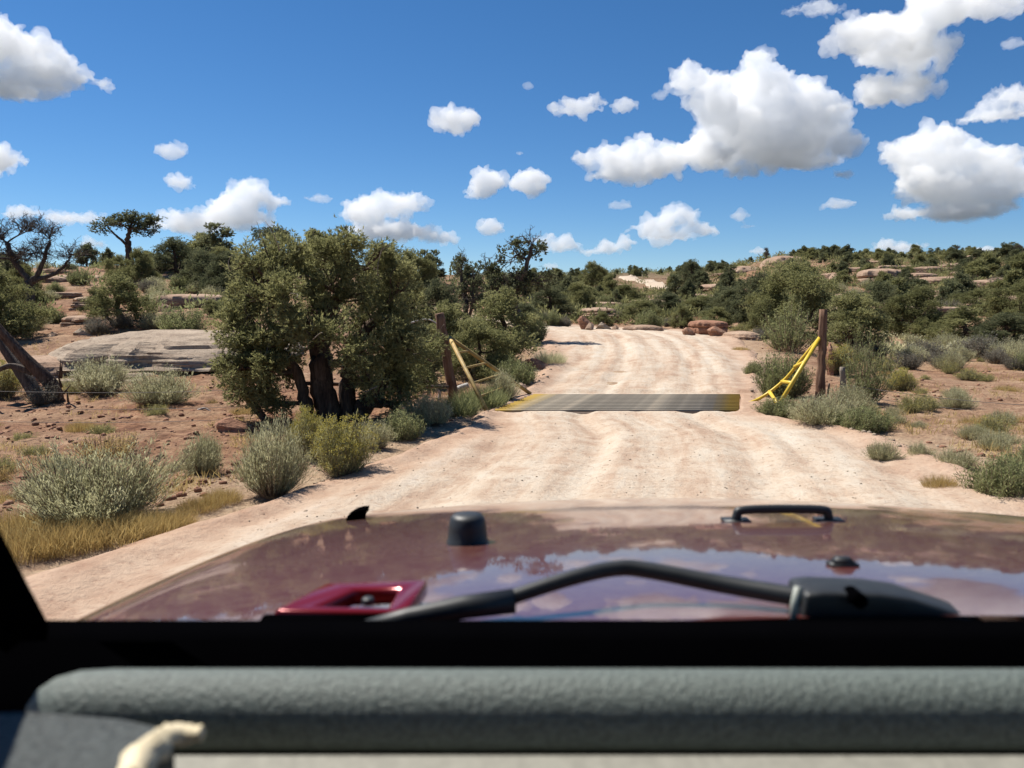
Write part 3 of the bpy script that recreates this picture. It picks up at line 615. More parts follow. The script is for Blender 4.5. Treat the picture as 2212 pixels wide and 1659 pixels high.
scatter(30, (1560, 2300), (96, 125), (.8, 1.7), 'juniper on the crest of the right hillside', 'junipers on the right crest', FARK, 1.2)

# ------------------------------------------------------------------ sandstone: layered ledges, slabs and boulders (unit size, shared)
def layered(name, seed, layers, under=.1, dome=.15, mat='ledge', n=72, rough=1.):
    rg = R_(seed); a = np.linspace(0, 2*math.pi, n, endpoint=False); ca, sa = np.cos(a), np.sin(a)
    def rnd(k, f): return vn(np.stack([ca*f+9, sa*f+5, np.full(n, k*1.7)], 1), seed)-.5
    sq = (np.abs(ca)**3+np.abs(sa)**3)**(-1/3); pa = np.sort(rg.uniform(0, 2*math.pi, 8)); pd = rg.uniform(.72, 1.05, 8); cc_ = np.cos(a[:, None]-pa[None]); R0 = sq*(1+.3*rnd(0, 1.5)) if mat == 'slick' else np.minimum(np.min(np.where(cc_ > .15, pd/np.maximum(cc_, .15), 9), 1), 1.25)*(1+.1*rnd(0, 3)+.1*rnd(1, 6))
    th = rg.uniform(.5, 1.6, layers); th = th/th.sum()*(1-dome); z = 0; rings = []; rho = 1.0
    for i in range(layers):
        Rl = R0*(rho+rough*(.16*rnd(10+i, 2.2)+.09*rnd(30+i, 5)+.05*rnd(50+i, 11))); u = under*(.4+1.2*np.clip(rnd(70+i, 2.5)+.5, 0, 1))
        zj = .03*rnd(90+i, 4)
        rings += [(Rl-u, z+zj), (Rl-u*.25, z+th[i]*.18+zj), (Rl, z+th[i]*.42+zj), (Rl*.995, z+th[i]*.8+zj), (Rl-.035, z+th[i]+zj)]
        z += th[i]; rho -= rg.uniform(.02, .1)
    last = rings[-1][0]
    for f, h in [(math.sqrt(max(0, 1-q*q)), q) for q in (np.linspace(.08, .985, 26) if mat == 'slick' else (.28, .45, .6, .72, .82, .9, .96, .99))]:
        rings.append((last*f, z+dome*h+.05*rnd(110+int(f*50), 2)*f*3*dome+.05*dome*rnd(3, 7)))
    V = np.vstack([np.stack([r*ca, r*sa, np.broadcast_to(zz, (n,))], 1) for r, zz in rings]+[np.array([[0, 0, z+dome]])])
    j = np.arange(n); jn = (j+1) % n; m = len(rings)
    Q = np.vstack([np.stack([i*n+j, i*n+jn, (i+1)*n+jn, (i+1)*n+j], 1) for i in range(m-1)]); Tq = np.stack([(m-1)*n+j, (m-1)*n+jn, np.full(n, m*n)], 1)
    V += (np.stack([vn(V*7, seed+1), vn(V*7, seed+2), vn(V*7, seed+3)], 1)-.5)*np.array([.06, .06, .03])
    if mat == 'slick':
        ph = V[:, 2]*13+vn(V*np.array([2.2, 2.2, 1]), seed+8)*2.2; st_ = np.abs((ph % 1)-.5)*2; V[:, :2] *= (1-.02*sstep(.6, 1, st_)*sstep(.35, .65, vn(V*3.1, seed+9)))[:, None]; V[:, 2] -= .03*sstep(.7, 1, st_)*sstep(.4, .65, vn(V*3.1, seed+9))
    me = mesh(name, V, [Q, Tq], [M[mat]], smooth=False); me.polygons.foreach_set('use_smooth', np.ones(len(me.polygons), bool))
    me.set_sharp_from_angle(angle=math.radians(24)); return me
BV, BF = ico(3)
def boulder(name, seed, mat, cuts=14):
    rg = R_(seed); V = BV.copy()
    for k in range(cuts):
        d = nrm(rg.normal(size=3)*np.array([1, 1, .9])); h = rg.uniform(.4, .74); p = V @ d; V -= np.clip(p-h, 0, None)[:, None]*d
    V *= 1+.16*(vn(BV*1.6, seed)-.5)[:, None]; V += (np.stack([vn(BV*5, seed+i) for i in range(3)], 1)-.5)*.09
    V[:, 2] = np.maximum(V[:, 2], -.55)
    me = mesh(name, V, [BF], [M[mat]]); me.polygons.foreach_set('use_smooth', np.ones(len(me.polygons), bool)); me.set_sharp_from_angle(angle=math.radians(16)); return me
ROCK = {'slab0': layered('slab_rock', 1, 4, .1, .62, 'slick', 140, 1.2), 'slab1': layered('slab_rock', 2, 3, .05, .4, 'ledge'), 'ledge0': layered('ledge_rock', 3, 3, .16, .12), 'ledge1': layered('ledge_rock', 4, 4, .12, .15), 'ledge2': layered('ledge_rock', 5, 2, .2, .25),
        'red0': layered('red_rock', 6, 4, .1, .15, 'redrock'), 'dome': layered('dome_rock', 8, 3, .06, .6, 'ledge'),
        'b0': boulder('boulder', 11, 'ledge'), 'b1': boulder('boulder', 12, 'redrock'), 'b2': boulder('boulder', 13, 'slick')}
def rock(key, label, x, y, sx, sy, sz, rz=0, dz=0, name='sandstone_ledge', cat='rock', group=None, tilt=(0, 0)):
    o = link(name, ROCK[key], None, (x, y, gz(x, y)+dz)); o.scale = (sx, sy, sz); o.rotation_euler = (tilt[0], tilt[1], rz); return tag(o, label, cat, group)
def rock_px(key, label, u, Y, vtop, vbase, wpx, depth, rz=0, **k):
    x = at(u, 670, Y)[0]; zt = at(u, vtop, Y)[2]; zb = min(at(u, vbase, Y)[2], gz(x, Y))-.1
    b = key[0] == 'b'; hh = max(.06, zt-zb)
    o = rock(key, label, x, Y+depth*.4, wpx*Y/F*.5, depth*.5, hh/1.45 if b else hh, rz, **k); o.location.z = zb+(.55*hh/1.45 if b else 0); return o
rock_px('slab0', 'broad grey slickrock slab with dark cracks behind the sagebrush', 245, 16.0, 720, 826, 700, 7.0, name='slickrock_slab')
rock_px('slab1', 'low slickrock shelf running under the leaning dead trunk', 20, 15.6, 775, 836, 200, 3, name='slickrock_slab')
rock_px('b2', 'pointed grey boulder perched behind the slickrock slab', 168, 20, 707, 732, 68, .7, name='boulder')
rock_px('b0', 'small boulder next to the pointed grey one', 100, 20, 711, 732, 34, .5, name='boulder')
rock_px('ledge0', 'thick overhanging ledge with dark shadowed face on left slope', 385, 26, 634, 698, 190, 3.4)
rock_px('b0', 'tan block fallen in front of the overhanging ledge', 335, 24.5, 645, 684, 70, 1, name='boulder')
rock_px('b0', 'small block beside the fallen tan block', 372, 24.6, 665, 684, 24, .5, name='boulder')
rock_px('ledge1', 'thin broken ledge under the dead tree', 175, 25.5, 640, 668, 110, 2)
rock_px('ledge1', 'low shaded ledge right behind the slickrock slab', 150, 22, 682, 718, 130, 2)
rock_px('ledge2', 'long dark-faced ledge below the left skyline', 160, 35, 592, 612, 170, 3)
rock_px('ledge2', 'tan ledge cap under the umbrella pinyon', 350, 35.5, 592, 618, 170, 3)
rock_px('ledge0', 'pale skyline ledge behind the shaggy juniper top', 490, 41, 571, 592, 150, 3)
rock_px('ledge1', 'flat ledge seen left of the shaggy juniper crown', 470, 27, 668, 690, 100, 2)
rock_px('b1', 'flat dark red rock lying left of the juniper trunks', 492, hit(492, 940)[1], 908, 942, 112, .5, name='boulder')
rock_px('b1', 'dark red rock behind the big pale sagebrush', 160, hit(160, 1035)[1], 1008, 1032, 70, .3, name='boulder')
rock_px('b0', 'pinkish flat stone beside the dark red rock', 60, hit(60, 1055)[1], 1035, 1052, 70, .3, name='boulder')
o = rock_px('b1', 'long orange slab tipped on the road edge by the juniper', 1166, hit(1166, 800)[1], 778, 800, 80, .5, rz=-.25, name='boulder')
o.rotation_euler[1] = .16
rock_px('b0', 'pale boulder at the road edge past the pipe wing', 1125, hit(1125, 842)[1], 822, 844, 40, .4, name='boulder')
rock_px('b2', 'small upright stone beside the pale boulder', 1147, hit(1150, 832)[1], 813, 834, 22, .22, name='boulder')
rock_px('b1', 'tilted orange boulder across the road bend', 1266, 31.5, 683, 708, 40, .8, name='boulder')
rock_px('b0', 'round orange boulder leaning on the tilted one', 1275, 31, 692, 710, 30, .6, name='boulder')
rock_px('b2', 'grey flat boulder at the end of the road', 1306, 31, 694, 710, 44, .7, name='boulder')
rock_px('b0', 'small stone among boulders at the road end', 1330, 31, 699, 710, 26, .5, name='boulder')
rock_px('slab1', 'pale flat stone along the far road edge', 1395, 31, 702, 716, 80, 1)
rock_px('red0', 'stacked red rock pile on the right of the bend', 1532, 29, 692, 730, 100, 1.6, name='rock_pile')
rock_px('b1', 'blocky red rock at the foot of the rock pile', 1560, 28, 706, 732, 62, .9, name='boulder')
rock_px('b1', 'small red rock at the left foot of the rock pile', 1494, 28, 708, 730, 40, .6, name='boulder')
rock_px('slab1', 'flat pale slab between rock pile and wispy shrub', 1618, 27, 716, 738, 70, 2)
rock_px('ledge1', 'pale thinly layered ledges beyond the orange boulders', 1298, 42, 664, 690, 110, 3)
rock_px('ledge1', 'pale ledges at the left side of the bend', 1200, 44, 668, 690, 80, 3)
rock_px('b1', 'orange block between tall post and yellow rabbitbrush', 1808, 17.5, 744, 768, 32, .5, name='boulder')
rock_px('dome', 'rounded sandstone dome on the crest of the right hill', 1712, 104, 549, 592, 150, 9, name='sandstone_dome')
rock_px('dome', 'slanting sandstone rib running down from the dome', 1622, 100, 572, 606, 110, 8, name='sandstone_dome')
rock_px('ledge2', 'flat overhanging slab below the ridge', 1920, 70, 578, 602, 105, 5)
rock_px('b0', 'blocky sandstone outcrop between dome and overhanging slab', 1808, 74, 582, 610, 36, 3, name='boulder')
rock_px('b0', 'broken sandstone blocks high on the ridge', 2016, 92, 557, 580, 42, 3, name='boulder')
rock_px('slab1', 'tan rock strip under the far dark junipers', 1535, 62, 637, 652, 90, 4)
rock_px('slab1', 'pinkish rock patch right of the far road', 1560, 80, 612, 626, 90, 5)
rg = R_(55)
for k in range(60):
    u = rg.uniform(1780, 2300); Y = math.exp(rg.uniform(math.log(40), math.log(100))); x = at(u, 670, Y)[0]
    rock(('ledge0', 'ledge1', 'ledge2', 'slab1')[k % 4], 'thin tan ledge between junipers on the right hillside', x, Y, rg.uniform(.9, 2.6), rg.uniform(.7, 1.6), rg.uniform(.35, .8), rg.uniform(-.4, .4), -.1, group='ledges on the right hillside')
for k in range(20):
    u = rg.uniform(1150, 1600); Y = math.exp(rg.uniform(math.log(44), math.log(150))); x = at(u, 670, Y)[0]
    rock(('ledge1', 'slab1')[k % 2], 'low tan ledge in the valley below the far road', x, Y, rg.uniform(1, 3), rg.uniform(.8, 2), rg.uniform(.3, .7), rg.uniform(-.4, .4), -.1, group='ledges in the far valley')
for k in range(9):
    u = rg.uniform(-100, 480); Y = rg.uniform(19.5, 38); x = at(u, 670, Y)[0]
    rock(('ledge1', 'slab1', 'ledge0')[k % 3], 'low broken ledge stepping up the left slope', x, Y, rg.uniform(.5, 1.3), rg.uniform(.4, .9), rg.uniform(.2, .4), rg.uniform(-.4, .4), -.08, group='ledges on the left slope')

# ------------------------------------------------------------------ shrubs and grasses (unit: 1 m wide, 1 m tall)
def shrub(name, seed, mat, stems=500, leaves=14, spread=.5, lean=1., leaf=(.06, .016), upright=.5, base=.16, stemw=.006, lo=.3, tips=0, tipmat=None, droop=0.):
    rg = R_(seed); n = stems
    a = rg.uniform(0, 6.283, n); rr = np.sqrt(rg.uniform(0, 1, n)); b0 = np.stack([np.cos(a)*rr*base, np.sin(a)*rr*base, np.zeros(n)], 1)
    h = (1-.34*rr**2)*rg.uniform(.5, 1.06, n)*(1+.2*np.sin(a*2+seed*2.1)*rr+.16*np.sin(a*5+seed)*rr)
    ks = spread*(1+.22*np.sin(a*3+seed)+.12*np.sin(a*8))*rg.uniform(.75, 1.15, n); e = np.stack([np.cos(a)*rr*ks, np.sin(a)*rr*ks, h], 1); e[:, 2] -= droop*rr*rg.uniform(0, 1, n)
    m = (b0+e)/2*np.array([1, 1, 1])+np.stack([np.cos(a)*rr, np.sin(a)*rr, np.zeros(n)], 1)*.06*lean
    # stems as two thin kites each
    V1, Q1 = blades(b0, m-b0, np.linalg.norm(m-b0, axis=1)*1.05, stemw*1.6, 0, rg); V2, Q2 = blades(m, e-m, np.linalg.norm(e-m, axis=1), stemw, .04, rg)
    sm = mesh(name+'_stems', np.vstack([V1, V2]), [Q1, Q2+len(V1)], [M['stem']])
    t = rg.uniform(lo, 1.02, (n, leaves))[..., None]; P_ = np.where(t < .5, b0[:, None]+(m-b0)[:, None]*t*2, m[:, None]+(e-m)[:, None]*(t-.5)*2).reshape(-1, 3)
    D = nrm(np.repeat(nrm(e-m), leaves, 0)*upright+rg.normal(size=(n*leaves, 3))*.55+np.array([0, 0, .35]))
    V, Q = blades(P_+rg.normal(size=P_.shape)*.012, D, leaf[0]*rg.uniform(.6, 1.4, len(P_)), leaf[1]*rg.uniform(.7, 1.3, len(P_)), .1, rg)
    ti = np.clip(np.repeat(rg.normal(.5, .2, n), leaves)+rg.normal(0, .1, n*leaves), 0, 1)
    fm = mesh(name+'_foliage', V, [Q], [M[mat]], attrs={'tint': np.repeat(ti, 4)})
    xm = None
    if tips:
        k = rg.random(n) < tips; P2 = np.repeat(e[k], 10, 0)+rg.normal(size=(k.sum()*10, 3))*np.array([.03, .03, .022])
        V, Q = blades(P2, rg.normal(size=P2.shape)+np.array([0, 0, .8]), .028, .016, .1, rg); xm = mesh(name+'_flowers', V, [Q], [M[tipmat]], attrs={'tint': np.repeat(rg.uniform(.3, 1, len(P2)), 4)})
    return sm, fm, xm
M['flower'] = mat_leaf('yellow_flower_heads', (.29, .25, .05), (.40, .34, .07), (.50, .43, .11), .3)
def grass(name, seed, mat, n=1500, spread=.5, w=.007, lean=.35, hv=(.5, 1.)):
    rg = R_(seed); a = rg.uniform(0, 6.283, n); rr = np.sqrt(rg.uniform(0, 1, n)); B = np.stack([np.cos(a)*rr*spread, np.sin(a)*rr*spread, np.zeros(n)-.03], 1)
    D = np.stack([np.cos(a)*rr*lean, np.sin(a)*rr*lean, np.ones(n)], 1)+rg.normal(size=(n, 3))*.16
    V, Q = blades(B, D, rg.uniform(*hv, n)*(1-.3*rr**2), w, .18, rg)
    return None, mesh(name+'_blades', V, [Q], [M[mat]], attrs={'tint': np.repeat(np.clip(rg.normal(.5, .25, n), 0, 1), 4)}), None
SH = {'sage0': shrub('sagebrush', 1, 'sage', 1000, 24, leaf=(.06, .006), upright=2.2, lo=.25), 'sage1': shrub('sagebrush', 2, 'sage', 720, 20, leaf=(.06, .007), upright=1.6),
      'rabbit': shrub('rabbitbrush', 3, 'rabbit', 640, 15, leaf=(.07, .009), upright=1.2, tips=.75, tipmat='flower', lo=.3), 'ball': shrub('snakeweed', 4, 'rabbit', 420, 12, leaf=(.08, .012), upright=1.2, base=.1, lo=.4, tips=.25, tipmat='flower'),
      'green': shrub('leafy_weed', 5, 'green', 520, 18, leaf=(.075, .014), upright=.7, base=.3, lo=.12), 'wispy': shrub('wispy_shrub', 6, 'green', 150, 26, leaf=(.05, .012), upright=.5, base=.12, lo=.2, stemw=.009, droop=.25),
      'grey': shrub('blackbrush', 7, 'grey', 420, 14, leaf=(.06, .016), upright=.5, lo=.3), 'brown': shrub('dry_shrub', 8, 'dry', 260, 10, leaf=(.06, .012), upright=.8, base=.2, lo=.3, stemw=.009),
      'grass': grass('bunch_grass', 9, 'sage', 1300), 'dry': grass('dry_grass', 10, 'dry', 1500, lean=.25), 'ggrass': grass('green_grass', 11, 'green', 1300, w=.012)}
def shrub_at(key, label, x, y, wd, ht_, rz=0, group=None, name='sagebrush', cat='shrub', wy=None):
    t = thing(name, label, cat, (x, y, gz(x, y)-.03), rz, (wd, wy or wd, ht_), group); s, f, xx = SH[key]
    if s: link('stems', s, t)
    link('foliage' if s else 'blades', f, t)
    if xx: link('flower_heads', xx, t)
    return t
def shrub_px(key, label, u, vb, wpx, hpx, name='sagebrush', group=None, Y=None, cat='shrub'):
    p = hit(u, vb) if Y is None else np.array([at(u, 670, Y)[0], Y, 0]); k = p[1]/F
    r = wpx*k*.5; p = p+np.array([p[0]/p[1]*r*.6, r*.6, 0])
    hh = hpx*k*1.08+ (.02 if Y is None else 0)
    return shrub_at(key, label, p[0], p[1], wpx*k*1.05, hh, (u*.37) % 6.28, group, name, cat)
NM = {'sage0': 'sagebrush', 'sage1': 'sagebrush', 'rabbit': 'rabbitbrush', 'ball': 'snakeweed', 'green': 'leafy_weed', 'wispy': 'wispy_shrub', 'grey': 'blackbrush', 'brown': 'dry_shrub', 'grass': 'bunch_grass', 'dry': 'dry_grass_clump', 'ggrass': 'green_grass_clump'}
for row in [('sage0', 'huge pale sagebrush spreading over the roadside ochre grass', 205, 1150, 320, 160), ('sage0', 'tall pale sagebrush at the road edge beside yellow rabbitbrush', 590, 1078, 150, 150), ('rabbit', 'yellow flowering rabbitbrush at the road edge near the juniper', 738, 1035, 135, 118), ('rabbit', 'taller rabbitbrush with yellow tips in front of juniper trunks', 665, 1000, 90, 105),
            ('sage1', 'small brownish sagebrush standing alone on red soil', 440, 1035, 88, 92), ('sage1', 'grey sagebrush at the foot of the slickrock slab, rear one', 218, 858, 118, 78), ('sage1', 'grey sagebrush on red soil, front of a pair by the slab', 345, 886, 138, 78), ('brown', 'dry brown shrub behind the huge sagebrush', 235, 1002, 150, 62), ('dry', 'short dry tuft left of the small sagebrush', 175, 940, 50, 36),
            ('ball', 'tiny yellow-green clump on the red soil', 340, 906, 48, 26), ('green', 'low green shrub behind the slickrock slab', 395, 735, 100, 60), ('grey', 'brown twiggy shrub beside the dead trunk base', 95, 880, 70, 50), ('green', 'bright leafy sprig at the slab end under the juniper', 505, 785, 46, 45),
            ('ggrass', 'grass clump at the road edge below the pipe wing', 1040, 885, 90, 62), ('sage1', 'grey-green brush inside the pipe wing', 1085, 868, 70, 62), ('ggrass', 'grass clump under the leaning post', 985, 902, 80, 60), ('sage1', 'dusky brush in the juniper shade by the road', 925, 925, 110, 66), ('green', 'shaded weeds along the road below the juniper', 865, 955, 100, 60), ('sage1', 'shaded sagebrush next to the rabbitbrush', 810, 975, 70, 62),
            ('grass', 'dark tufted grass clump on the left road edge', 1188, 790, 58, 40), ('green', 'green weeds between the wing foot and pale boulder', 1115, 835, 90, 50), ('green', 'leafy weeds behind the pale boulder', 1085, 815, 70, 50), ('green', 'bush at the road edge under the rounded juniper', 1150, 742, 60, 60),
            ('green', 'big leafy weed clump inside the yellow pipe wing', 1690, 862, 110, 92), ('wispy', 'tall wispy shrub left of the weathered post', 1705, 765, 140, 112), ('wispy', 'tall yellowish wispy shrub right of the weathered post', 1865, 880, 120, 170), ('sage0', 'low grey-green weeds in front of the weathered post', 1775, 925, 150, 62), ('green', 'weeds spreading from the post to the field', 1865, 938, 120, 50), ('green', 'low weeds at the foot of the yellow wing', 1685, 905, 90, 42),
            ('sage1', 'weeds at the base of the short grey post', 1830, 905, 110, 70), ('rabbit', 'yellow rabbitbrush right behind the weathered post', 1815, 815, 75, 60), ('green', 'tiny weed on the right road verge', 1627, 812, 40, 28), ('ball', 'rounded yellow-green snakeweed behind the tallest shrub', 1908, 806, 55, 34), ('ball', 'bright round snakeweed alone on open sand', 1968, 897, 58, 42), ('ball', 'paler snakeweed touching the bright round one', 2000, 892, 48, 36),
            ('sage1', 'pale small sagebrush in the middle of the sandy field', 2068, 888, 70, 42), ('ball', 'snakeweed at the far side of the sandy field', 2090, 825, 52, 26), ('ball', 'small yellow snakeweed in the field by dark blackbrush', 2052, 810, 34, 26), ('ball', 'snakeweed near the right field corner', 2140, 945, 70, 44), ('rabbit', 'rabbitbrush clump where the field meets the wispy shrub', 1945, 850, 62, 48), ('sage1', 'small weeds on the right road verge', 1905, 998, 70, 42), ('sage1', 'small weeds beside the verge weeds', 1985, 995, 55, 36),
            ('green', 'big green bush cut by the hood line on the right verge', 2170, 1085, 150, 90), ('green', 'green bush at right end of the verge', 2240, 1050, 130, 80), ('sage1', 'low weeds left of the big verge bush', 2065, 1018, 80, 44), ('dry', 'dry tuft beside the sandy field', 2030, 1060, 60, 40),
            ('grey', 'dark blackbrush in front of the field junipers', 2115, 775, 95, 48), ('grey', 'grey brush right of the wispy shrubs', 1995, 782, 80, 42), ('sage1', 'pale sage along the tree line', 2045, 765, 80, 40), ('grey', 'brown blackbrush in a row across the field', 1960, 800, 70, 38), ('grey', 'brown blackbrush row end by yellow snakeweed', 2035, 798, 66, 36), ('sage1', 'grey sage at the far right tree line', 2190, 782, 90, 44), ('green', 'green shrub at the tree line', 2120, 757, 70, 30), ('grey', 'rounded blackbrush beside the orange block', 1880, 775, 70, 40),
            ('grey', 'grey brush at the far end of the road', 1218, 707, 40, 22), ('green', 'low bush at the far end of the road', 1195, 706, 34, 32), ('grey', 'grey bush above the flat slab on the right', 1645, 735, 50, 26), ('green', 'green shrub by the flat road-edge stone', 1400, 712, 60, 40), ('ball', 'yellowish clump beside the rock pile', 1600, 720, 44, 18), ('dry', 'dry grass tuft by the right road edge', 1600, 760, 30, 14)]:
    k, lab, u, v, wp, hp_ = row; shrub_px(k, lab, u, v, wp, hp_, NM[k])
# ochre grass fringe along the left road edge
for k, (u, v, wp, hp_) in enumerate([(60, 1215, 150, 95), (150, 1200, 150, 80), (240, 1180, 150, 72), (320, 1160, 120, 60), (20, 1175, 120, 80), (110, 1165, 120, 70), (370, 1140, 90, 40), (430, 1105, 80, 34), (480, 1090, 70, 40)]):
    shrub_px('dry', 'clump of ochre dry grass fringing the left road edge', u, v, wp, hp_, 'dry_grass_clump', 'ochre grass fringe', cat='grass')
rg = R_(88)
def fill(n, key, u0, u1, y0, y1, sw, sh, label, group, rmin=1.25):
    c = t = 0
    while c < n and t < n*20:
        t += 1; Y = math.exp(rg.uniform(math.log(y0), math.log(y1))); x = at(rg.uniform(u0, u1), 670, Y)[0]
        if float(road_d(np.array([x]), np.array([Y]))[0]) < rmin: continue
        k = key[int(rg.integers(len(key)))]; s = rg.uniform(.7, 1.3)
        shrub_at(k, label, x, Y, sw*s, sh*s*rg.uniform(.8, 1.2), rg.uniform(0, 6.28), group, NM[k]); c += 1
fill(34, ['ball', 'dry', 'sage1'], 1850, 2320, 8, 26, .32, .2, 'small clump scattered over the open sandy field', 'clumps on the sandy field')
fill(26, ['grey', 'sage1', 'sage1', 'green'], 1850, 2320, 21, 32, .7, .42, 'grey brush in the belt before the right hillside trees', 'brush belt before the hillside')
fill(26, ['dry', 'sage1', 'ball', 'brown'], -60, 640, 6, 15.5, .3, .17, 'small dry clump on the red soil below the slab', 'dry clumps on the red soil')
fill(40, ['sage1', 'green', 'grey'], -60, 700, 20, 40, .8, .5, 'low brush among the ledges of the left slope', 'brush on the left slope')
fill(40, ['green', 'sage1', 'grey'], 1130, 1660, 33, 60, .9, .6, 'low brush beyond the road bend', 'brush beyond the bend')
fill(50, ['green', 'sage1', 'grey'], 1650, 2300, 36, 80, 1.1, .7, 'low brush between junipers on the right hillside', 'brush on the right hillside')

# gravel, clods and thin ground cover nobody could count
def debris(name, n, x0, x1, y0, y1, smin, smax, mat, test, seed, surf=None):
    rg = R_(seed); v, f = ico(1); K = 6; shapes = [(v*(.75+.5*rg.random((len(v), 1)))*np.array([1, .8, .55])) for _ in range(K)]
    Y = np.exp(rg.uniform(math.log(y0), math.log(y1), n)); X = rg.uniform(x0, x1, n)*np.clip(Y/12, .5, 3); rd = road_d(X, Y); ok = test(X, Y, rd)
    X, Y, rd = X[ok], Y[ok], rd[ok]; Z = tz(X, Y)+relief(X, Y, rd) if surf is None else surf(X, Y); s = smin*(smax/smin)**(rg.random(len(X))**2.2); a = rg.uniform(0, 6.28, len(X)); sh = rg.integers(0, K, len(X))
    B = np.array(shapes)[sh]; c, s_ = np.cos(a)[:, None], np.sin(a)[:, None]
    W = np.stack([B[..., 0]*c-B[..., 1]*s_, B[..., 0]*s_+B[..., 1]*c, B[..., 2]], -1)*s[:, None, None]+np.stack([X, Y, Z+s*.15], -1)[:, None]
    Fc = (f[None]+(np.arange(len(X))*len(v))[:, None, None]).reshape(-1, 3)
    o = link(name, mesh(name, W.reshape(-1, 3), [Fc], [M[mat]])); o['kind'] = 'stuff'; o['label'] = 'loose '+name.replace('_', ' ')+' strewn over the ground'; o['category'] = 'gravel'; return o
from mathutils.bvhtree import BVHTree
_bv = BVHTree.FromPolygons([v.co.copy() for v in rm.vertices], [tuple(p.vertices) for p in rm.polygons])
def road_z(X, Y):
    out = []
    for x, y in zip(X, Y):
        h = _bv.ray_cast((x, y, 9), (0, 0, -1)); out.append(h[0].z if h[0] else gz(x, y))
    return np.array(out)
debris('gravel', 2600, -4, 6, 4, 30, .003, .013, 'pebble', lambda X, Y, r: (r < 1.1) & ~((Y > GY0-.1) & (Y < GY1+.1)), 1, road_z)
debris('road_edge_clods', 9000, -4, 7, 4, 32, .008, .05, 'pebble', lambda X, Y, r: (r > .92) & (r < 1.16), 3, road_z)
debris('soil_clods', 15000, -12, 14, 5, 26, .008, .06, 'redrock', lambda X, Y, r: (r > 1.1) & ((X < 0) | (vn(np.stack([X*.5, Y*.5, X*0], 1), 4) > .5)), 2)
rg = R_(91); n = 17000; Y = np.exp(rg.uniform(math.log(4.5), math.log(34), n)); X = rg.uniform(-10, 13, n)*np.clip(Y/12, .5, 3)
ok = (road_d(X, Y) > 1.15) & (n2(X*.5, Y*.5, 93, 3) > .02); X, Y = X[ok], Y[ok]; Z = tz(X, Y); m_ = 7
B = np.repeat(np.stack([X, Y, Z], 1), m_, 0)+rg.normal(size=(len(X)*m_, 3))*np.array([.03, .03, 0]); D = rg.normal(size=B.shape)*.5+np.array([0, 0, 1])
V, Q = blades(B, D, rg.uniform(.05, .16, len(B)), .007, .2, rg)
o = link('grass_cover', mesh('grass_cover', V, [Q], [M['dry']], attrs={'tint': np.repeat(rg.uniform(.2, 1, len(B)), 4)})); o['kind'] = 'stuff'; o['label'] = 'sparse dry grass stubble over the red soil'; o['category'] = 'grass'

def scrub(name, n, u0, u1, y0, y1, r0, r1, mat, seed, label):
    rg = R_(seed); Y = np.exp(rg.uniform(math.log(y0), math.log(y1), n)); X = (rg.uniform(u0, u1, n)-1106)/F*Y; ok = (road_d(X, Y) > 1.4) & (n2(X*.08, Y*.08, seed, 3) > -.25); X, Y = X[ok], Y[ok]; Z = tz(X, Y); n = len(X); k = 70
    far = np.array([hit(u, v, y0=60)[:2] for u, v in ((1425, 621), (1395, 611), (1362, 604), (1370, 597))]); d = np.min(np.hypot(X[:, None]-far[:, 0], Y[:, None]-far[:, 1]), 1) > 9; X, Y, Z = X[d], Y[d], Z[d]; n = len(X)
    r = rg.uniform(r0, r1, n)*(1+Y/160); q = nrm(rg.normal(size=(n, k, 3))); q[..., 2] = np.abs(q[..., 2])
    P_ = np.stack([X, Y, Z], 1)[:, None]+q*(r[:, None]*rg.uniform(.35, 1.1, (n, k)))[..., None]*np.array([1.1, 1.1, .8]); P_ = P_.reshape(-1, 3)
    V, Q = blades(P_, (q.reshape(-1, 3)+rg.normal(size=P_.shape)*.6+np.array([0, 0, .5])), np.repeat(r, k)*.36, np.repeat(r, k)*.13, .1, rg)
    ti = np.clip(np.repeat(rg.normal(.5, .25, n), k)+rg.normal(0, .1, n*k), 0, 1)
    o = link(name, mesh(name, V, [Q], [M[mat]], attrs={'tint': np.repeat(ti, 4)})); o['kind'] = 'stuff'; o['label'] = label; o['category'] = 'scrub'
scrub('hillside_scrub', 900, 1540, 2350, 42, 130, .3, .65, 'jun', 301, 'low green scrub blanketing the right hillside')
scrub('valley_scrub', 600, 1050, 1600, 40, 240, .35, .7, 'jun', 302, 'low green scrub filling the valley below the far road')
scrub('slope_scrub', 260, -200, 1050, 24, 90, .25, .5, 'green', 303, 'low scrub patches on the left slope')
scrub('field_brush', 130, 1850, 2350, 24, 40, .2, .4, 'sage', 304, 'pale low brush at the edge of the field')

# leaning dead trunk at the left edge, with the live juniper behind it
LB = hit(120, 872); LY = LB[1]
def lp(*pts): return np.array([at(u, v, LY)-LB+np.array([0, dy, 0]) for u, v, dy in pts])
lt = thing('dead_juniper', 'splintered dead juniper trunks leaning away from the road', 'tree', (LB[0], LY, LB[2]-.03))
for nm_, pts, r0, r1 in (('trunk', [(120, 885, 0), (115, 830, 0), (60, 765, -.1), (0, 690, -.2), (-60, 610, -.3)], .12, .06), ('limb', [(90, 878, .1), (50, 820, .15), (-20, 740, .3), (-80, 660, .4)], .12, .07), ('limb', [(70, 800, 0), (30, 785, -.1), (0, 800, -.15)], .06, .03)):
    mb = MB(); c = catm(lp(*pts), 22); mb.tube(c, np.linspace(r0, r1, 22), 18, ridge=.4, seed=5); link(nm_, mb.data('dead_'+nm_, [M['deadbark'] if nm_ == 'limb' else M['bark']], True), lt)
rg = R_(14)
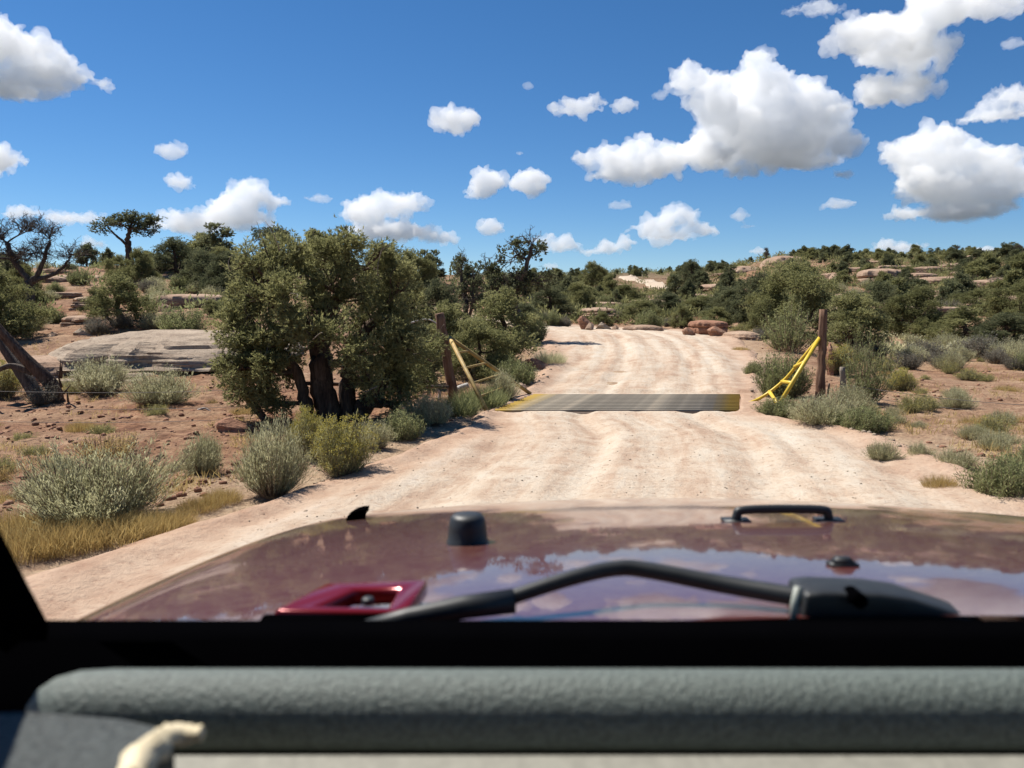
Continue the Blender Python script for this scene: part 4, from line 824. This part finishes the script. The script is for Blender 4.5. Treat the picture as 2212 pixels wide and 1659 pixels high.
for k in range(9):
    b = lp((132+rg.normal()*14, 830+rg.uniform(-20, 40), -.12))[0]; mb = MB(); e = b+np.array([rg.normal()*.05+.03, -.05, rg.uniform(.15, .35)]); mb.tube([b, (b+e)/2, e], [.022, .014, .003], 5); link('splinter', mb.data('splinter', [M['bark']]), lt)
shrub_px('rabbit', 'bright rabbitbrush at the foot of the leaning dead trunks', 5, 868, 80, 75, 'rabbitbrush')
for k, (pts, lab) in enumerate([([(945, 872), (950, 850), (940, 836), (965, 838), (985, 830)], 'white forked branch lying behind the leaning post'), ([(965, 875), (985, 845), (1012, 832)], 'thick bleached log leaning by the post base'), ([(420, 890), (440, 882), (455, 888)], 'bleached stick lying on the red soil'), ([(880, 700), (925, 690), (960, 712)], 'grey bare branch arching before the low juniper')]):
    Yk = [13.2, 13.4, hit(430, 890)[1], 14.5][k]; mb = MB(); P3 = np.array([at(u, v, Yk) for u, v in pts]); c0 = P3[0].copy(); c = catm(P3-c0, 14); mb.tube(c, np.linspace((.03, .07, .02, .02)[k], (.012, .055, .01, .006)[k], 14), 8, ridge=.2)
    o = link('bleached_branch', mb.data('bleached_branch', [M['palebark']], True), None, c0); tag(o, lab, 'branch')

# ------------------------------------------------------------------ cattle guard, pipe wings, posts and wire
def mat_rail():
    m, t, b, o = nodes('worn_yellow_rail'); g = G(t)
    pos = g.n('ShaderNodeTexCoord').outputs['Object']; sx = g.n('ShaderNodeSeparateXYZ'); g.L(pos, sx.inputs[0])
    n = g.noise(pos, 5, 5, .7); d = g.math('ABSOLUTE', sx.outputs[0]); f = g.math('ADD', d, g.math('MULTIPLY', g.math('SUBTRACT', n, .5), .5))
    worn = g.ramp(f, [(.66, g3(0)), (.9, g3(1))])
    r = g.ramp(g.math('DIVIDE', f, 2.0), [(.7, g3(0)), (.86, g3(1))])
    steel = g.ramp(g.noise(pos, 3, 4), [(.35, (.19, .165, .13)), (.55, (.29, .25, .195)), (.7, (.42, .35, .26))])
    g.L(g.mix(r, steel, (.42, .28, .06)), b.inputs['Base Color']); b.inputs['Roughness'].default_value = .8; b.inputs['Specular IOR Level'].default_value = .2
    return m
M['rail'] = mat_rail()
M['yellow'] = mat_plain('yellow_pipe_paint', (.62, .43, .035), .45, 0, (9, .2, .002), .15)
M['dusty_yellow'] = mat_plain('faded_dusty_yellow_paint', (.33, .22, .065), .65, 0, (9, .3, .003), .3)
M['rust'] = mat_plain('rusty_dark_steel', (.11, .075, .055), .7, .4, (15, .3, .002), .3)
M['wire'] = mat_plain('grey_wire', (.2, .185, .17), .7, .2)
cg = thing('cattle_guard', 'cattle guard of worn yellow-ended steel pipes across the dirt road', 'cattle guard', (1.9, 12.65, 0))
rb = MB(); rb.tube([(-1.85, 0, 0), (-.6, 0, 0), (.6, 0, 0), (1.85, 0, 0)], .03, 12); railm = rb.data('rail', [M['rail']], True)
NRAIL = 12
for k in range(NRAIL):
    y = GY0+.06+(GY1-GY0-.12)*k/(NRAIL-1); xm = (GX(y, -1)+GX(y, 1))/2; link('rail', railm, cg, (xm-1.9, y-12.65, .0))
for sgn in (-1, 1):
    mb = MB(); a = np.array([GX(GY0, sgn)+sgn*-.12, GY0, -.11]); b = np.array([GX(GY1, sgn)+sgn*-.12, GY1, -.11]); mb.tube([a, (a+b)/2, b], .06, 8); link('side_beam', mb.data('side_beam', [M['rust']], True), cg, (-1.9, -12.65, 0))
for yy in (GY0-.04, GY1+.04):
    mb = MB(); mb.box(((GX(yy, -1)+GX(yy, 1))/2, yy, -.2), (3.7, .07, .38)); link('end_sill', mb.data('end_sill', [M['rust']]), cg, (-1.9, -12.65, 0))
def pipe_thing(t, nm_, pts, r, mat, org):
    mb = MB(); p = np.array(pts, float)-org; mb.tube(catm(p, max(2, len(p))*4) if len(p) > 2 else np.array([p[0], (p[0]+p[1])/2, p[1]]), r, 10); return link(nm_, mb.data(nm_, [M[mat]], True), t)
# left wing: two pipes from the post down to the guard's corners, four rungs
fa, fb, tp = np.array([-.36, 11.35, .0]), np.array([.33, 13.85, .02]), at(971, 729, 12.75)
lw = thing('pipe_wing', 'dusty brown-yellow pipe ladder wing bracing the leaning post', 'wing fence', tuple((fa+fb)/2)); og = (fa+fb)/2
pipe_thing(lw, 'pipe', [fa, tp], .033, 'dusty_yellow', og); pipe_thing(lw, 'pipe', [fb, tp], .033, 'dusty_yellow', og)
for t in (.22, .43, .63, .8): pipe_thing(lw, 'rung', [tp+(fa-tp)*t, tp+(fb-tp)*t], .018, 'dusty_yellow', og)
# right wing: straight pipe, bent pipe, three flat rungs
rt = at(1771, 729, 12.3); f1 = at(1679, 880, 11.75); bend = [rt, at(1735, 772, 12.5), at(1698, 817, 12.7), at(1661, 848, 12.8), at(1630, 866, 12.75), at(1602, 874, 12.6)]
rw = thing('pipe_wing', 'bright yellow bent pipe wing leaning on the tall weathered post', 'wing fence', tuple(f1)); og = f1
pipe_thing(rw, 'pipe', [f1, rt], .032, 'yellow', og); pipe_thing(rw, 'bent_pipe', bend, .026, 'yellow', og)
for t, q in ((.97, at(1662, 846, 12.8)), (.66, at(1689, 824, 12.72)), (.36, at(1717, 792, 12.6))): pipe_thing(rw, 'rung', [rt+(f1-rt)*t, q], .03, 'yellow', og)
# posts
def post(name, label, ub, Y, vt, ut, r, mat, ridge=.3, cap=None):
    x = at(ub, 670, Y)[0]; z0 = gz(x, Y); b = np.array([x, Y, z0-.15]); e = at(ut, vt, Y); n = 14; mb = MB(); c = np.linspace(b, e, n); c[1:-1] += R_(int(ub)).normal(size=(n-2, 3))*r*.1
    mb.tube(c-b, np.linspace(r*1.1, r*.9, n), 18, ridge=ridge, seed=int(ub)); o = link(name, mb.data(name, [M[mat]], True), None, b); return tag(o, label, 'post')
post('fence_post', 'leaning brown wooden post holding the dusty pipe wing', 984, 12.9, 677, 948, .075, 'post')
rp = post('fence_post', 'tall weathered reddish post with a splintered top', 1779, 12.3, 668, 1779, .07, 'post', .35)
post('fence_post', 'short grey wooden stake right of the tall post', 1829, 12.0, 793, 1820, .045, 'greypost', .15)
post('steel_post', 'thin dark steel post behind the tall weathered post', 1791, 12.1, 828, 1791, .018, 'rust', 0)
post('steel_post', 'thin rusty steel post under the end of the brace rail', 655, 10.7, 826, 653, .02, 'rust', 0)
post('steel_post', 'thin rusty steel post midway along the brace rail', 836, 12.0, 806, 836, .02, 'rust', 0)
mb = MB(); a, b = at(653, 828, 10.6), at(968, 836, 12.8); mb.tube(np.linspace(a, b, 8)-a, .028, 10); tag(link('brace_rail', mb.data('brace_rail', [M['rust']], True), None, a), 'rusty horizontal pipe rail before the big juniper trunks', 'rail')
mb = MB(); a, b = at(665, 835, 10.6), at(740, 905, 11.2); mb.tube(np.linspace(a, b, 6)-a, .006, 5); tag(link('brace_wire', mb.data('brace_wire', [M['wire']]), None, a), 'diagonal brace wire below the pipe rail', 'wire')
for k, (v0, v1) in enumerate([(852, 836), (888, 872), (918, 898)]):
    mb = MB(); a, b = at(-60, v0-8, 9.6), at(653, v1, 10.65); c = np.linspace(a, b, 20); c[:, 2] -= .05*np.sin(np.linspace(0, math.pi, 20)); mb.tube(c-a, .0028, 5)
    tag(link('fence_wire', mb.data('fence_wire', [M['wire']]), None, a), ('top', 'middle', 'bottom')[k]+' strand of barbed wire left of the brace rail', 'wire', 'fence wires')
for k, v in enumerate((852, 872)):
    mb = MB(); a, b = at(1829, v-20, 12.0), at(2350, v+30, 11.0); c = np.linspace(a, b, 16); c[:, 2] -= .06*np.sin(np.linspace(0, math.pi, 16)); mb.tube(c-a, .004, 5)
    tag(link('fence_wire', mb.data('fence_wire', [M['wire']]), None, a), ('upper', 'lower')[k]+' strand of wire running from the grey stake over the field', 'wire', 'fence wires')

# ------------------------------------------------------------------ the vehicle we look out of: hood, wiper, windshield frame, dash
def mat_paint():
    m, t, b, o = nodes('dusty_dark_red_paint'); g = G(t)
    pos = g.n('ShaderNodeTexCoord').outputs['Object']
    n = g.noise(g.map(pos, (18, 60, 18)), 3, 6, .7); n2_ = g.noise(pos, 9, 5, .65); sp = g.noise(pos, 260, 4, .75)
    sy = g.n('ShaderNodeSeparateXYZ'); g.L(pos, sy.inputs[0])
    fwd = g.n('ShaderNodeMapRange'); g.L(sy.outputs[1], fwd.inputs[0]); fwd.inputs[1].default_value = .5; fwd.inputs[2].default_value = 1.3; fwd.inputs[3].default_value = .26; fwd.inputs[4].default_value = .8
    d = g.math('MULTIPLY', g.ramp(g.math('ADD', g.math('MULTIPLY', n, .5), g.math('ADD', g.math('MULTIPLY', n2_, .1), g.math('MULTIPLY', sp, .4))), [(.42, g3(.15)), (.58, g3(1))]), fwd.outputs[0])
    col = g.mix(d, (.085, .006, .008), (.27, .175, .115))
    g.L(col, b.inputs['Base Color']); b.inputs['Roughness'].default_value = .4; b.inputs['Metallic'].default_value = .15
    b.inputs['Coat Weight'].default_value = 1; b.inputs['Coat IOR'].default_value = 1.65
    rr = g.math('ADD', g.math('MULTIPLY', d, .16), .012); g.L(rr, b.inputs['Coat Roughness'])
    return m
M['paint'] = mat_paint()
M['gloss'] = mat_plain('glossy_red_paint', (.17, .008, .011), .14, .3, None, .05)
M['black'] = mat_plain('black_plastic', (.018, .02, .021), .5, 0, (90, .15, .001), .2)
M['deep'] = mat_plain('shade_darkened_black_trim', (.0009, .0009, .0012), .9, 0, None, .1, .0)  # black trim, its colour sunk further to paint in the cabin's shade
M['vinyl'] = mat_plain('grey_grained_vinyl', (.108, .128, .114), .55, 0, (420, .8, .002), .3, .35)
M['pad'] = mat_plain('dark_grained_pad', (.042, .048, .046), .6, 0, (260, .9, .004), .35, .3)
M['strip'] = mat_plain('pale_plastic_edge', (.3, .32, .28), .5)
M['dashlow'] = mat_plain('pale_dash_plastic', (.21, .205, .175), .6, 0, (150, .4, .002), .1)
M['foam'] = mat_plain('cream_foam', (.62, .53, .36), .9, 0, (60, .5, .004), .15)
M['tyre'] = mat_plain('tyre_rubber', (.02, .02, .02), .85); M['steel'] = mat_plain('wheel_alloy', (.25, .25, .26), .4, .7)
XC = .28
def hz(x, y):
    d = x-XC; yc = np.minimum(y, 1.42)
    return H-.148-.03*yc-.08*yc**2-.10*d*d-np.maximum(0, y-1.42)*.3-np.maximum(0, y-1.5)**2*9
def hood_pt(u, v):
    d = ray(u, v); t = np.linspace(.3, 2, 4000); i = np.argmax(H+d[2]*t < hz(d[0]*t, d[1]*t)); return np.array([0, 0, H])+d*t[i]
veh = thing('off_road_vehicle', 'dark red off-road vehicle seen from inside over its dusty hood', 'vehicle', (XC, .6, .0)); VO = np.array([XC, .6, .0])
def vpart(name, mb, mat, smooth=True, parent=None):
    o = link(name, mb.data(name, [M[mat]] if isinstance(mat, str) else mat, smooth), parent or veh)
    if parent is None: o.location = -VO
    return o
gx = np.r_[np.linspace(-.66, .66, 80)]; gy = np.linspace(.43, 1.58, 80); A, B_ = np.meshgrid(gx, gy)
A = A*(1-.07*sstep(.5, 1.5, B_)); Zh = hz(A+XC, B_)-.9*np.clip(np.abs(A)-.56, 0, 1)**2*3
mb = MB(); I = np.arange(6400).reshape(80, 80); mb.add(np.stack([A+XC, B_, Zh], -1).reshape(-1, 3), np.stack([I[:-1, :-1], I[:-1, 1:], I[1:, 1:], I[1:, :-1]], -1).reshape(-1, 4))
for col in (0, 79):                                     # skirts down the sides
    p = np.stack([A[:, col]+XC, B_[:, col], Zh[:, col]], -1); q = p+np.array([(-.012 if col == 0 else .012), 0, -.14]); J = np.arange(80); mb.add(np.vstack([p, q]), np.stack([J[:-1], J[1:], J[1:]+80, J[:-1]+80], 1)[:, ::(1 if col else -1)])
hood = vpart('hood', mb, 'paint')
for sgn in (-1, 1):
    mb = MB(); mb.box((XC+sgn*.60, 1.1, .85), (.03, .75, .5)); vpart('inner_wing', mb, 'gloss', False)
    mb = MB(); mb.box((XC+sgn*.76, 1.15, .8), (.26, .95, .05)); o = vpart('fender', mb, 'gloss', False); bv = o.modifiers.new('bevel', 'BEVEL'); bv.width = .02; bv.segments = 3
mb = MB(); mb.box((XC, 1.5, .8), (1.16, .04, .5)); vpart('grille', mb, 'gloss', False)
for sgn in (-1, 1):
    mb = MB(); mb.box((XC+sgn*.69, -.75, .92), (.03, 2.3, .5)); vpart('door_panel', mb, 'gloss', False)
    for yy in (1.15, -1.3):
        mb = MB(); mb.tube([(XC+sgn*.66, yy, .39), (XC+sgn*.78, yy, .39), (XC+sgn*.9, yy, .39)], [.37, .39, .37], 32); tyre = vpart('wheel', mb, 'tyre')
        mb = MB(); mb.tube([(XC+sgn*.78, yy, .39), (XC+sgn*.905, yy, .39)], .22, 20); vpart('rim', mb, 'steel', True, tyre)
mb = MB(); mb.box((XC, 1.7, .6), (1.5, .16, .16)); vpart('bumper', mb, 'black', False)
mb = MB(); mb.box((XC, .1, .62), (1.3, 3.2, .06)); vpart('floor_pan', mb, 'deep', False)
# windshield rest bumper, footman loop, washer nozzle, hood catch
def lathe(prof, c, n=28):
    mb = MB(); a = np.linspace(0, 2*math.pi, n, endpoint=False); m = len(prof)
    V = np.vstack([np.stack([np.cos(a)*r+c[0], np.sin(a)*r+c[1], np.full(n, z+c[2])], 1) for r, z in prof]+[np.array([[c[0], c[1], c[2]+prof[-1][1]]])]); j = np.arange(n); jn = (j+1) % n
    mb.add(V, np.vstack([np.stack([i*n+j, i*n+jn, (i+1)*n+jn, (i+1)*n+j], 1) for i in range(m-1)])); mb.F.setdefault((0, 3), []).append(np.stack([(m-1)*n+j, (m-1)*n+jn, np.full(n, m*n)], 1)); return mb
bp = hood_pt(1010, 1172); k = bp[1]/F
vpart('rubber_bumper', lathe([(47*k, -.002), (46*k, .003), (44*k, .004), (42*k, 36*k), (38*k, 56*k), (32*k, 63*k), (20*k, 66*k)], bp), 'black')
vpart('rubber_bumper', lathe([(47*k, -.002), (46*k, .003), (44*k, .004), (42*k, 36*k), (38*k, 56*k), (32*k, 63*k), (20*k, 66*k)], np.array([2*XC-bp[0], bp[1], bp[2]])), 'black')
a, b = hood_pt(1590, 1126), hood_pt(1790, 1125); k = a[1]/F; mb = MB(); hgt = np.array([0, 0, 26*k]); m_ = (a+b)/2
pth = np.array([a, a+hgt*.55+(b-a)*.01, a+hgt*.95+(b-a)*.07, m_+hgt*1.05, b+hgt*.95-(b-a)*.07, b+hgt*.55-(b-a)*.01, b]); mb.tube(catm(pth, 30), 10*k, 12); loop = vpart('footman_loop', mb, 'black')
for q in (a, b):
    mb = MB(); mb.box(q+np.array([0, 0, 1.5*k]), (58*k, 40*k, 6*k)); o = vpart('foot_plate', mb, 'black', False, loop)
q = hood_pt(1820, 1222); k = q[1]/F; mb = MB(); mb.box(q+np.array([0, 0, 3*k]), (62*k, 30*k, 9*k)); nz = vpart('washer_nozzle', mb, 'black', False)
mb = MB(); mb.add(np.array([[x*s, y*s, z] for z, s in ((7*k, 1), (20*k, .62)) for x, y in ((-24*k, -14*k), (24*k, -14*k), (24*k, 14*k), (-24*k, 14*k))])+q, [[3, 2, 1, 0], [4, 5, 6, 7], [0, 1, 5, 4], [1, 2, 6, 5], [2, 3, 7, 6], [3, 0, 4, 7]]); vpart('jet', mb, 'black', False, nz)
q = hood_pt(772, 1122); k = q[1]/F; out = np.array([(-24, -4), (-18, 12), (-2, 22), (14, 26), (24, 26), (22, 16), (16, 8), (14, -6)])*k
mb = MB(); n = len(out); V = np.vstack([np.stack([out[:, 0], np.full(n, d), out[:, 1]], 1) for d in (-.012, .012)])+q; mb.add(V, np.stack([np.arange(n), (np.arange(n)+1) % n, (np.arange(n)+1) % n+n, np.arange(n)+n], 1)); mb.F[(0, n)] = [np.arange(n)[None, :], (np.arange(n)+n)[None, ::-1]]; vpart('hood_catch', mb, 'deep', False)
# red bracket standing on the cowl
def rp3(u, v, Y): return at(u, v, Y)
out = [rp3(585, 1318, .445), rp3(700, 1258, .50), rp3(925, 1250, .50), rp3(880, 1322, .445)]; ins = [rp3(690, 1308, .455), rp3(770, 1272, .488), rp3(862, 1270, .488), rp3(835, 1312, .455)]
V = np.array(out+ins); V2 = V+np.array([0, 0, -.012]); mb = MB(); T_ = np.vstack([V, V2]); ii = [0, 1, 2, 3]
mb.add(T_, [[i, (i+1) % 4, 4+(i+1) % 4, 4+i] for i in ii]+[[8+i, 12+i, 12+(i+1) % 4, 8+(i+1) % 4] for i in ii]+[[i, 8+i, 8+(i+1) % 4, (i+1) % 4] for i in ii]+[[4+i, 4+(i+1) % 4, 12+(i+1) % 4, 12+i] for i in ii])
br = vpart('cowl_bracket', mb, 'gloss', False); bv = br.modifiers.new('bevel', 'BEVEL'); bv.width = .0035; bv.segments = 3
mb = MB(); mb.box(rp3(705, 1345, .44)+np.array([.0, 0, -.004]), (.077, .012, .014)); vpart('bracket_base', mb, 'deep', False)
q = rp3(795, 1284, .47); vpart('bolt', lathe([(.004, 0), (.004, .003), (.003, .004)], q-np.array([0, 0, .006]), 10), 'black', True)
# wiper
wp = [at(1740, 1292, .44), at(1560, 1262, .46), at(1400, 1232, .47), at(1330, 1228, .47), at(1230, 1250, .46), at(1100, 1292, .45)]
mb = MB(); mb.tube(catm(np.array(wp), 30), np.linspace(.0058, .0046, 30), 10); wa = vpart('wiper_arm', mb, 'black')
mb = MB(); mb.tube(np.array([at(1110, 1298, .45), at(1000, 1312, .445), at(880, 1334, .44), at(760, 1362, .435)]), [.008, .0075, .006, .004], 8); vpart('wiper_blade', mb, 'black', True, wa).location = (0, 0, 0)
pv = np.array([at(u, v, .445) for u, v in ((1712, 1345), (1722, 1266), (1760, 1262), (1880, 1266), (1950, 1276), (2040, 1305), (2110, 1330), (2140, 1350))]); n = len(pv)
mb = MB(); mb.add(np.vstack([pv+np.array([0, -.014, 0]), pv+np.array([0, .016, 0])]), np.stack([np.arange(n), np.arange(n)+n, (np.arange(n)+1) % n+n, (np.arange(n)+1) % n], 1)); mb.F[(0, n)] = [np.arange(n)[None, :], (np.arange(n)+n)[None, ::-1]]
_st = MB(); _st.tube([at(1713, 1340, .43), at(1716, 1305, .43), at(1724, 1268, .431)], .0022, 6)
wh = vpart('wiper_pivot', mb, 'black', False); bv = wh.modifiers.new('bevel', 'BEVEL'); bv.width = .003; bv.segments = 3
vpart('edge_strip', _st, 'strip', True, wh)
q = at(1852, 1294, .428); mb = MB(); mb.tube([q+np.array([0, .01, 0]), q+np.array([0, 0, 0]), q-np.array([0, .004, 0])], .0045, 12); vpart('pivot_nut', mb, 'deep', True, wh)
# windshield frame and dash
z0 = at(1106, 1338, .42)[2]
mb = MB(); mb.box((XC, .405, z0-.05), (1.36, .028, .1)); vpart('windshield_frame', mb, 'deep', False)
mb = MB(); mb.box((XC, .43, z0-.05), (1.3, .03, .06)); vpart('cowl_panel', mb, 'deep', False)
for sgn in (-1, 1):
    b0 = at(50, 1380, .405); b1 = at(-68, 1165, .375); d = b1-b0; pts = np.array([b0-d*.3, b0+d*.3, b1, b1+d*2, b1+d*4, b1+d*6.5]); pts[:, 0] = XC+sgn*(XC-pts[:, 0])*-1 if sgn < 0 else 2*XC-pts[:, 0]
    if sgn < 0: pts = np.array([b0-d*.3, b0+d*.3, b1, b1+d*2, b1+d*4, b1+d*6.5])
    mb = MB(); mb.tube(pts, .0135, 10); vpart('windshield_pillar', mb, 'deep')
tp_ = (b1+d*6.5)
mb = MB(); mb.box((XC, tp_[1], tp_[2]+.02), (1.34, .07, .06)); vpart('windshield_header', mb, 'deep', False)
mb = MB(); mb.box((XC, tp_[1]-1.0, tp_[2]+.05), (1.4, 2.0, .04)); vpart('roof', mb, 'black', False)
mb = MB(); mb.box((XC, -1.85, 1.3), (1.4, .04, 1.2)); vpart('rear_panel', mb, 'gloss', False)
l0 = at(80, 1533, .335); c = at(1106, 1543, .335); xs_ = np.r_[l0[0]-.006, l0[0], l0[0]+.006, l0[0]+.016, np.linspace(l0[0]+.03, .95, 30)]; rr = np.r_[.002, .010, .014, .0166, np.full(30, .0175)]
mb = MB(); mb.tube(np.stack([xs_, np.full(len(xs_), .338), np.full(len(xs_), c[2]+.001)], 1), rr, 36); vpart('dash_roll', mb, 'vinyl')
ze = at(1106, 1632, .312)[2]; mb = MB(); mb.add(np.array([(-.6, .312, ze), (1.2, .312, ze), (1.2, .27, ze-.02), (-.6, .27, ze-.02), (-.6, .312, ze-.1), (1.2, .312, ze-.1), (1.2, .26, ze-.1), (-.6, .26, ze-.1)]), [[0, 3, 2, 1], [3, 7, 6, 2], [0, 1, 5, 4]]); vpart('dash_panel', mb, 'dashlow', False)
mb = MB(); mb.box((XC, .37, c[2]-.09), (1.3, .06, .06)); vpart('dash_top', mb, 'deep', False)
bl = np.array([at(-60, 1548, .30), at(60, 1546, .30), at(250, 1562, .295), at(385, 1588, .285), at(330, 1602, .27), at(300, 1680, .235), at(260, 1760, .22), at(-60, 1760, .22)]); n = len(bl)
mb = MB(); mb.add(np.vstack([bl, bl-np.array([0, 0, .05])]), np.stack([np.arange(n), np.arange(n)+n, (np.arange(n)+1) % n+n, (np.arange(n)+1) % n], 1)); mb.F[(0, n)] = [np.arange(n)[None, ::-1], (np.arange(n)+n)[None, :]]
pad = vpart('dash_pad', mb, 'pad', False); bv = pad.modifiers.new('bevel', 'BEVEL'); bv.width = .004; bv.segments = 3
fo = np.array([at(u, v, Y) for u, v, Y in ((275, 1690, .232), (300, 1640, .25), (340, 1612, .262), (352, 1590, .27), (400, 1586, .276), (437, 1586, .276))]); mb = MB(); mb.tube(catm(fo, 26), np.r_[np.linspace(.0055, .0045, 13), np.linspace(.0045, .0025, 13)]*(1+.14*R_(5).normal(size=26)), 10, ridge=.4, seed=3); vpart('torn_foam_edge', mb, 'foam')
